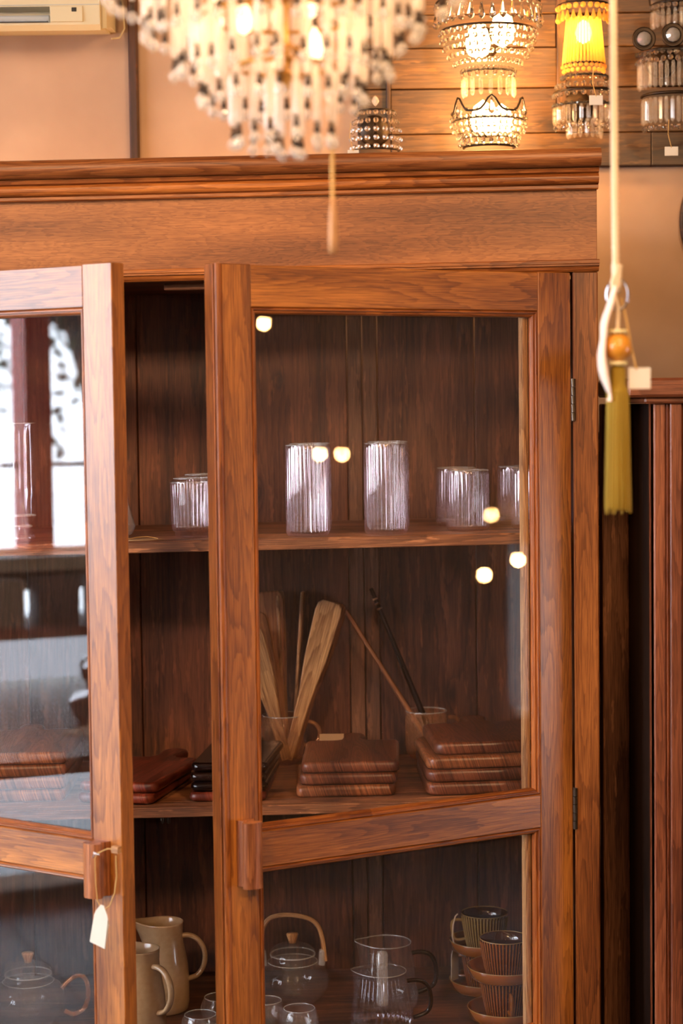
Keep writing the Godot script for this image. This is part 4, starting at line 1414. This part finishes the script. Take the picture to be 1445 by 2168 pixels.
	hang(d, "bead", bead, M.bead, 0.060, 0.004, 17, 0.003)
	hang(d, "bead", bead, M.bead, 0.060, -0.008, 16, 0.002, 0.3)
	hang(d, "prism", prism_l, M.prism, 0.057, -0.012, 18)
	hang(d, "prism", prism_l, M.prism, 0.050, -0.074, 16)
	hang(d, "crystal_drop", drop, M.drop, 0.048, -0.122, 14)
	# D2: at the top right corner
	var e := wall_lamp("small unlit crystal wall lamp at the top right corner, its fringe showing", Vector3(0.625, 2.226, -0.425))
	half_ring(e, 0.040, -0.020)
	hang(e, "bead", bead, M.bead, 0.041, -0.026, 12)
	hang(e, "prism", prism, M.prism, 0.040, -0.032, 12)
	# E: small dark lamp half behind the chandelier
	var f := wall_lamp("small dark bead covered wall lamp half behind the chandelier's tip", Vector3(0.081, 1.990, -0.425))
	half_ring(f, 0.034, 0.030)
	half_ring(f, 0.042, -0.040)
	swags(f, bead, 0.034, 0.026, 0.043, -0.036, 9, 5, 0.004)
	part("finial", drop_mesh(0.007, 0.02), M.crystal, f, Vector3(0, 0.06, 0.0))
	small_tag("tiny white price tag hanging under the small lamp behind the chandelier", Vector3(0.039, 1.942, -0.345))
	small_tag("white price tag hanging on the unlit lamp below the amber one", Vector3(0.472, 2.034, -0.350), 0.024, 0.017)
	small_tag("white price tag hanging below the unlit lamp at the right edge", Vector3(0.606, 1.942, -0.350), 0.024, 0.016)

# ------------------------------------------------------------------ right side
func build_right_side() -> void:
	# tassel on a rope
	var t := thing("tassel", "ochre silk tassel with a glazed bead hanging on a white rope", "tassel", Vector3(0.348, 1.5594, 0.75))
	var rp := MB.new()
	rp.tube([Vector3(-0.0005, 0.10, 0), Vector3(-0.0018, 0.084, 0), Vector3(-0.004, 0.42, 0), Vector3(-0.006, 1.45, 0)], [0.0070, 0.0042, 0.0044, 0.0046], 10)
	part("rope", rp, M.rope, t)
	for s in [0, 1, 2]:
		var tw := MB.new()
		var p := []
		for k in 240:
			var f := k / 239.0
			var y := lerpf(0.085, 0.60, f)
			var a: float = TAU * (f * 26.0 + s / 3.0)
			p.append(Vector3(-0.0020 - 0.003 * f + 0.0030 * cos(a), y, 0.0030 * sin(a)))
		tw.tube(p, 0.0020, 5)
		part("rope_strand", tw, M.rope, t)
	var ring := MB.new()
	var rc := []
	for k in 28:
		var a := TAU * k / 28.0
		rc.append(Vector3(0.0125 * cos(a), 0.064 + 0.019 * sin(a), 0.004 * cos(a)))
	ring.tube(rc, 0.0016, 8, true)
	part("metal_ring", ring, M.chrome, t)
	var lp := MB.new()
	lp.tube([Vector3(0.004, 0.100, 0.002), Vector3(-0.006, 0.080, 0.004), Vector3(-0.004, 0.062, 0.004), Vector3(0.000, 0.046, 0.002), Vector3(0.0, 0.020, 0.0)], [0.003, 0.0032, 0.003, 0.0026, 0.0026], 8)
	part("rope_loop", lp, M.rope, t)
	for q in [[0.0165, 0.0215], [-0.0225, -0.0175]]:
		var cp := MB.new()
		cp.lathe([Vector2(0, q[0]), Vector2(0.0110, q[0]), Vector2(0.0125, (q[0] + q[1]) / 2), Vector2(0.0110, q[1]), Vector2(0, q[1])], 20)
		part("collar", cp, M.ivory, t)
	var bd := MB.new()
	var pr := []
	for k in 13:
		var a := PI * k / 12.0
		pr.append(Vector2(maxf(0.0, 0.0175 * sin(a)), -0.0178 * cos(a)))
	bd.lathe(pr, 28)
	part("bead", bd, M.amber_bead, t)
	var sk := MB.new()
	sk.lathe([Vector2(0, -0.022), Vector2(0.0075, -0.023), Vector2(0.0085, -0.032), Vector2(0.0088, -0.044), Vector2(0.0125, -0.052), Vector2(0.0130, -0.11), Vector2(0.0140, -0.16), Vector2(0.0150, -0.198), Vector2(0, -0.198)], 32)
	part("skirt_core", sk, M.ochre, t)
	for k in 72:      # threads
		var a := TAU * k / 72.0 + rng.randf_range(-0.03, 0.03)
		var th := MB.new()
		var r0 := 0.0126
		var rr := rng.randf_range(-0.0006, 0.0010)
		var e := rng.randf_range(-0.005, 0.004)
		var tw := rng.randf_range(-0.06, 0.12)
		th.tube([Vector3(0.0086 * cos(a), -0.026, 0.0086 * sin(a)), Vector3(0.0092 * cos(a), -0.046, 0.0092 * sin(a)), Vector3((r0 + rr * 0.4) * cos(a), -0.056, (r0 + rr * 0.4) * sin(a)), Vector3((0.0133 + rr) * cos(a + tw), -0.12, (0.0133 + rr) * sin(a + tw)), Vector3((0.0150 + rr) * cos(a + tw), -0.200 + e, (0.0150 + rr) * sin(a + tw))], 0.00085, 4)
		part("thread", th, M.ochre, t)
	var cl := MB.new()
	cl.tube([Vector3(-0.004, 0.074, 0.006), Vector3(-0.010, 0.052, 0.008), Vector3(-0.017, 0.030, 0.008), Vector3(-0.019, 0.010, 0.010), Vector3(-0.021, -0.010, 0.010), Vector3(-0.019, -0.030, 0.010), Vector3(-0.014, -0.048, 0.010), Vector3(-0.011, -0.058, 0.010), Vector3(-0.012, -0.066, 0.010)], [0.005, 0.0075, 0.0085, 0.0065, 0.0090, 0.0100, 0.0070, 0.0028, 0.0062], 8, false, 0.4)
	part("cloth_strip", cl, M.cloth, t)
	var tg := thing("price_tag", "small white price tag hanging beside the ochre tassel", "tag", Vector3(0.3745, 1.5340, 0.752))
	part("card", bx(Vector3(-0.0135, -0.026, -0.0005), Vector3(0.0135, 0.0, 0.0005), 0.0003, 0), M.paper, tg)
	var sg := MB.new()
	sg.tube([Vector3(-0.004, -0.002, 0.001), Vector3(-0.010, 0.024, 0.0), Vector3(-0.016, 0.060, -0.001), Vector3(-0.0225, 0.085, -0.001)], 0.0014, 5)
	part("string", sg, M.string, tg)
	# second cabinet
	var c := thing("side_cabinet", "dark reddish wooden cabinet with a reeded front corner, right of the display cabinet", "cabinet", Vector3(0.4945, 0, 0.08))
	part("top_board", bx(Vector3(-0.036, 1.497, -0.335), Vector3(0.75, 1.527, 0.022), 0.004, 0), M.rosewood, c)
	part("bed_moulding", bx(Vector3(-0.008, 1.487, -0.32), Vector3(0.75, 1.497, 0.010), 0.003, 0), M.rosewood, c)
	part("side_panel", bx(Vector3(0.012, 0.06, -0.30), Vector3(0.0255, 1.486, -0.012)), M.dark_wood, c)
	part("rear_stile", bx(Vector3(-0.034, 0.06, -0.325), Vector3(0.0115, 1.486, -0.285), 0.002), M.shelf, c)
	var f := 0.008
	for q in [[0.0, 0.018, 0.0], [0.0195, 0.024, -0.002], [0.0255, 0.044, 0.002], [0.0455, 0.050, -0.002], [0.0515, 0.090, 0.001]]:
		part("reeded_stile", bx(Vector3(q[0] + f, 0.06, -0.03), Vector3(q[1] + f, 1.487, q[2]), 0.002), M.rosewood, c)
	part("stile_core", bx(Vector3(0.008, 0.06, -0.05), Vector3(0.098, 1.487, -0.006), 0.001), M.rosewood, c)
	part("door_panel", bx(Vector3(0.098, 0.06, -0.03), Vector3(0.75, 1.487, -0.004), 0.002), M.rosewood, c)
	part("plinth", bx(Vector3(0.0, 0.0, -0.32), Vector3(0.75, 0.06, 0.0), 0.002, 0), M.dark_wood, c)
	# narrow rack in the gap behind
	var r := thing("wall_rack", "narrow dark rack in the gap between the two cabinets", "rack", Vector3(0.505, 0, -0.48))
	part("upright", bx(Vector3(0.022, 0, -0.06), Vector3(0.036, 1.44, 0.04)), M.dark_wood, r)
	part("upright", bx(Vector3(-0.058, 0, -0.06), Vector3(-0.044, 1.44, 0.04)), M.dark_wood, r)
	for y in [0.60, 0.85, 1.06, 1.26, 1.42]:
		part("rack_shelf", bx(Vector3(-0.044, y, -0.06), Vector3(0.022, y + 0.012, 0.04), 0.001, 0), M.dark_wood, r)
	var cols := [Color(0.55, 0.48, 0.36), Color(0.16, 0.20, 0.15), Color(0.62, 0.28, 0.15), Color(0.60, 0.52, 0.40), Color(0.20, 0.22, 0.22), Color(0.50, 0.30, 0.18), Color(0.32, 0.24, 0.18), Color(0.45, 0.36, 0.26)]
	var said := ["buff", "dark green", "orange", "cream", "slate grey", "tan", "brown", "beige"]
	var i := 0
	for y in [1.272, 1.072, 0.862, 0.612]:
		for k in 2:
			var bk := thing("small_box", "%s box, %s one on its shelf in the rack between the cabinets" % [said[i], ["lower", "upper"][k]], "box", Vector3(0.4935, y + 0.062 * k, -0.49), 0.0, "boxes in the narrow rack")
			part("box_body", bx(Vector3(-0.028, 0, -0.035), Vector3(0.028, 0.046, 0.035), 0.001, 0), mat(cols[i], 0.7), bk)
			part("box_lid", bx(Vector3(-0.029, 0.046, -0.036), Vector3(0.029, 0.061, 0.036), 0.001, 0), mat(cols[i].lightened(0.15), 0.7), bk)
			i += 1
	# round mirror on the far wall
	var mr := thing("oval_mirror", "dark framed oval wall mirror, only its left edge in view", "mirror", Vector3(0.714, 1.826, -0.543))
	var fr := MB.new()
	fr.lathe([Vector2(0.078, 0.0), Vector2(0.094, 0.0), Vector2(0.096, 0.008), Vector2(0.092, 0.018), Vector2(0.081, 0.016), Vector2(0.078, 0.0)], 64)
	var gl := MB.new()
	gl.lathe([Vector2(0, 0.004), Vector2(0.079, 0.004), Vector2(0.079, 0.001), Vector2(0, 0.001)], 64)
	for q in [[fr, "frame", M.dark_wood], [gl, "mirror_glass", M.chrome]]:
		var mb: MB = q[0]
		for k in mb.v.size(): mb.v[k] = Vector3(mb.v[k].x * 0.64, -mb.v[k].z, mb.v[k].y)
		part(q[1], mb, q[2], mr)

# ------------------------------------------------------------------ air conditioner
func build_air_conditioner() -> void:
	var t := thing("air_conditioner", "cream wall mounted air conditioner at the top left corner", "air conditioner", Vector3(-0.405, 2.157, -0.55))
	var W := 0.80
	var b := MB.new()
	# body with rounded belly: profile (y, z)
	b.extrude(PackedVector2Array([Vector2(0.031, 0.0), Vector2(0.024, 0.09), Vector2(0.013, 0.135), Vector2(0.010, 0.155), Vector2(0.018, 0.168), Vector2(0.0215, 0.169), Vector2(0.0215, 0.12), Vector2(0.050, 0.12), Vector2(0.050, 0.170), Vector2(0.062, 0.172), Vector2(0.24, 0.172), Vector2(0.262, 0.16), Vector2(0.27, 0.13), Vector2(0.27, 0.0)]), 0, -W, -0.095)
	part("body", b, M.ac, t)
	var e := MB.new()
	e.extrude(PackedVector2Array([Vector2(0.031, 0.0), Vector2(0.024, 0.09), Vector2(0.013, 0.135), Vector2(0.010, 0.155), Vector2(0.018, 0.168), Vector2(0.062, 0.172), Vector2(0.24, 0.172), Vector2(0.262, 0.16), Vector2(0.27, 0.13), Vector2(0.27, 0.0)]), 0, -0.095, -0.006)
	part("end_panel", e, M.ac, t)
	var e2 := MB.new()
	e2.extrude(PackedVector2Array([Vector2(0.034, 0.0), Vector2(0.027, 0.09), Vector2(0.014, 0.150), Vector2(0.24, 0.164), Vector2(0.262, 0.15), Vector2(0.262, 0.0)]), 0, -0.006, 0.004)
	part("side_cap", e2, M.ac, t)
	part("air_flap", bx(Vector3(-W + 0.02, 0.0225, 0.128), Vector3(-0.1, 0.042, 0.134), 0.002, 0), M.ac_flap, t)
	part("air_flap", bx(Vector3(-W + 0.02, 0.0245, 0.150), Vector3(-0.1, 0.0275, 0.168), 0.001, 0), M.ac_flap, t)
	part("control_panel", bx(Vector3(-0.094, 0.0225, 0.168), Vector3(-0.036, 0.0500, 0.1728), 0.0008, 0), M.ac, t)
	part("indicator", bx(Vector3(-0.056, 0.0400, 0.171), Vector3(-0.047, 0.0475, 0.1736), 0.0005, 0), M.black, t)
	part("panel_line", bx(Vector3(-W, 0.0520, 0.165), Vector3(-0.006, 0.0530, 0.1727), 0.0, 0), M.ac_flap, t)
	var c := MB.new()
	c.tube([Vector3(0.002, 0.012, 0.06), Vector3(0.016, 0.016, 0.05), Vector3(0.024, 0.034, 0.04), Vector3(0.020, 0.08, 0.03), Vector3(0.004, 0.13, 0.03)], 0.0016, 6)
	part("cable", c, M.ac, t)

# ------------------------------------------------------------------ the shop that mirrors in the panes
func build_shop() -> void:
	var t := thing("shop_table", "glossy dark wooden table by the shop window", "table", Vector3(-2.2, 0, 0.95))
	part("tabletop", bx(Vector3(-0.60, 0.71, -0.75), Vector3(0.60, 0.745, 0.75), 0.004, 2), M.floor, t)
	for q in [[-0.54, -0.69], [0.50, -0.69], [-0.54, 0.65], [0.50, 0.65]]:
		part("leg", bx(Vector3(q[0], 0, q[1]), Vector3(q[0] + 0.05, 0.71, q[1] + 0.05)), M.dark_wood, t)
	var lab := ["round covered glass dish on the shop table", "second covered glass dish on the shop table, nearer the cabinet"]
	for k in 2:
		var d := thing("covered_dish", lab[k], "dish", Vector3([-2.62, -2.05][k], 0.7455, [0.98, 0.80][k]))
		var b := MB.new()
		b.lathe([Vector2(0, 0.0), Vector2(0.06, 0.0), Vector2(0.075, 0.02), Vector2(0.078, 0.05)], 28)
		part("bowl", b, M.brown_glass, d)
		var l := MB.new()
		l.lathe([Vector2(0.082, 0.051), Vector2(0.07, 0.065), Vector2(0.03, 0.078), Vector2(0.012, 0.082), Vector2(0.016, 0.10), Vector2(0, 0.104)], 28)
		part("lid", l, M.chrome, d)
	var pl := ["white paper sheet on the shop table, by the window", "white paper sheet on the shop table, middle", "white paper sheet on the shop table, near the cabinet"]
	for k in 3:
		var p := thing("paper_sheet", pl[k], "paper", Vector3([-2.62, -2.25, -1.92][k], 0.7455, [1.06, 1.02, 0.78][k]), 0.4 * k)
		part("sheet", bx(Vector3(-0.10, 0, -0.07), Vector3(0.10, 0.0015, 0.07), 0.0), M.paper, p)
	var bn := thing("low_bench", "long low bench under the shop window", "bench", Vector3(-3.02, 0, 1.2))
	part("bench_seat", bx(Vector3(-0.17, 0.84, -1.2), Vector3(0.12, 0.87, 1.2), 0.003, 2), M.rosewood, bn)
	for z in [-1.1, 0.0, 1.05]:
		part("leg", bx(Vector3(-0.12, 0, z), Vector3(0.10, 0.84, z + 0.06)), M.dark_wood, bn)
	var cc := [Color(0.85, 0.84, 0.80), Color(0.75, 0.74, 0.72), Color(0.35, 0.25, 0.2), Color(0.82, 0.80, 0.77)]
	var cs := ["white", "pale grey", "brown", "off white"]
	for k in 4:
		var bx_ := thing("carton", "%s carton on the bench under the shop window" % cs[k], "box", Vector3(-3.03, 0.8705, 0.62 + 0.16 * k))
		part("box_body", bx(Vector3(-0.06, 0, -0.06), Vector3(0.06, 0.10, 0.06), 0.002), mat(cc[k], 0.6), bx_)
		part("box_lid", bx(Vector3(-0.063, 0.10, -0.063), Vector3(0.063, 0.13, 0.063), 0.002), mat(cc[k].lightened(0.2), 0.6), bx_)
	# tree in the street outside
	var tr := thing("street_tree", "leafy street tree outside the shop window", "tree", Vector3(-5.4, 0, 1.45))
	var tb := MB.new()
	tb.tube([Vector3(0, 0, 0.4), Vector3(0.05, 1.2, 0.35), Vector3(0.0, 1.9, 0.2), Vector3(0.1, 2.4, 0.0)], [0.08, 0.07, 0.06, 0.03], 8)
	for k in 6:
		var a := k * 1.05
		tb.tube([Vector3(0.0, 1.8, 0.2), Vector3(0.3 * cos(a), 2.1, 0.1 + 0.35 * sin(a)), Vector3(0.6 * cos(a), 2.3 - 0.1 * k * 0.5, 0.6 * sin(a))], [0.03, 0.02, 0.008], 6)
	part("trunk", tb, M.dark_wood, tr)
	var lf := MB.new()
	for k in 900:
		var p := Vector3(rng.randfn(0.0, 0.45), 2.0 + rng.randfn(0.05, 0.28), rng.randfn(0.05, 0.36))
		var u := Vector3(rng.randf_range(-1, 1), rng.randf_range(-1, 1), rng.randf_range(-1, 1)).normalized()
		var w := u.cross(Vector3(rng.randf_range(-1, 1), rng.randf_range(-1, 1), 0.3)).normalized()
		var s := rng.randf_range(0.02, 0.045)
		lf.quad(p - u * s, p + w * s * 0.5, p + u * s, p - w * s * 0.5, Vector2.ZERO, Vector2.ZERO, Vector2.ZERO, Vector2.ZERO)
	var lo := part("foliage", lf, M.leaf, tr)
	lo.set_meta("kind", "stuff")
	struct("street", bx(Vector3(-12, -0.2, -6), Vector3(-3.4, -0.1, 9), 0.0), mat(Color(0.45, 0.46, 0.48), 0.6))
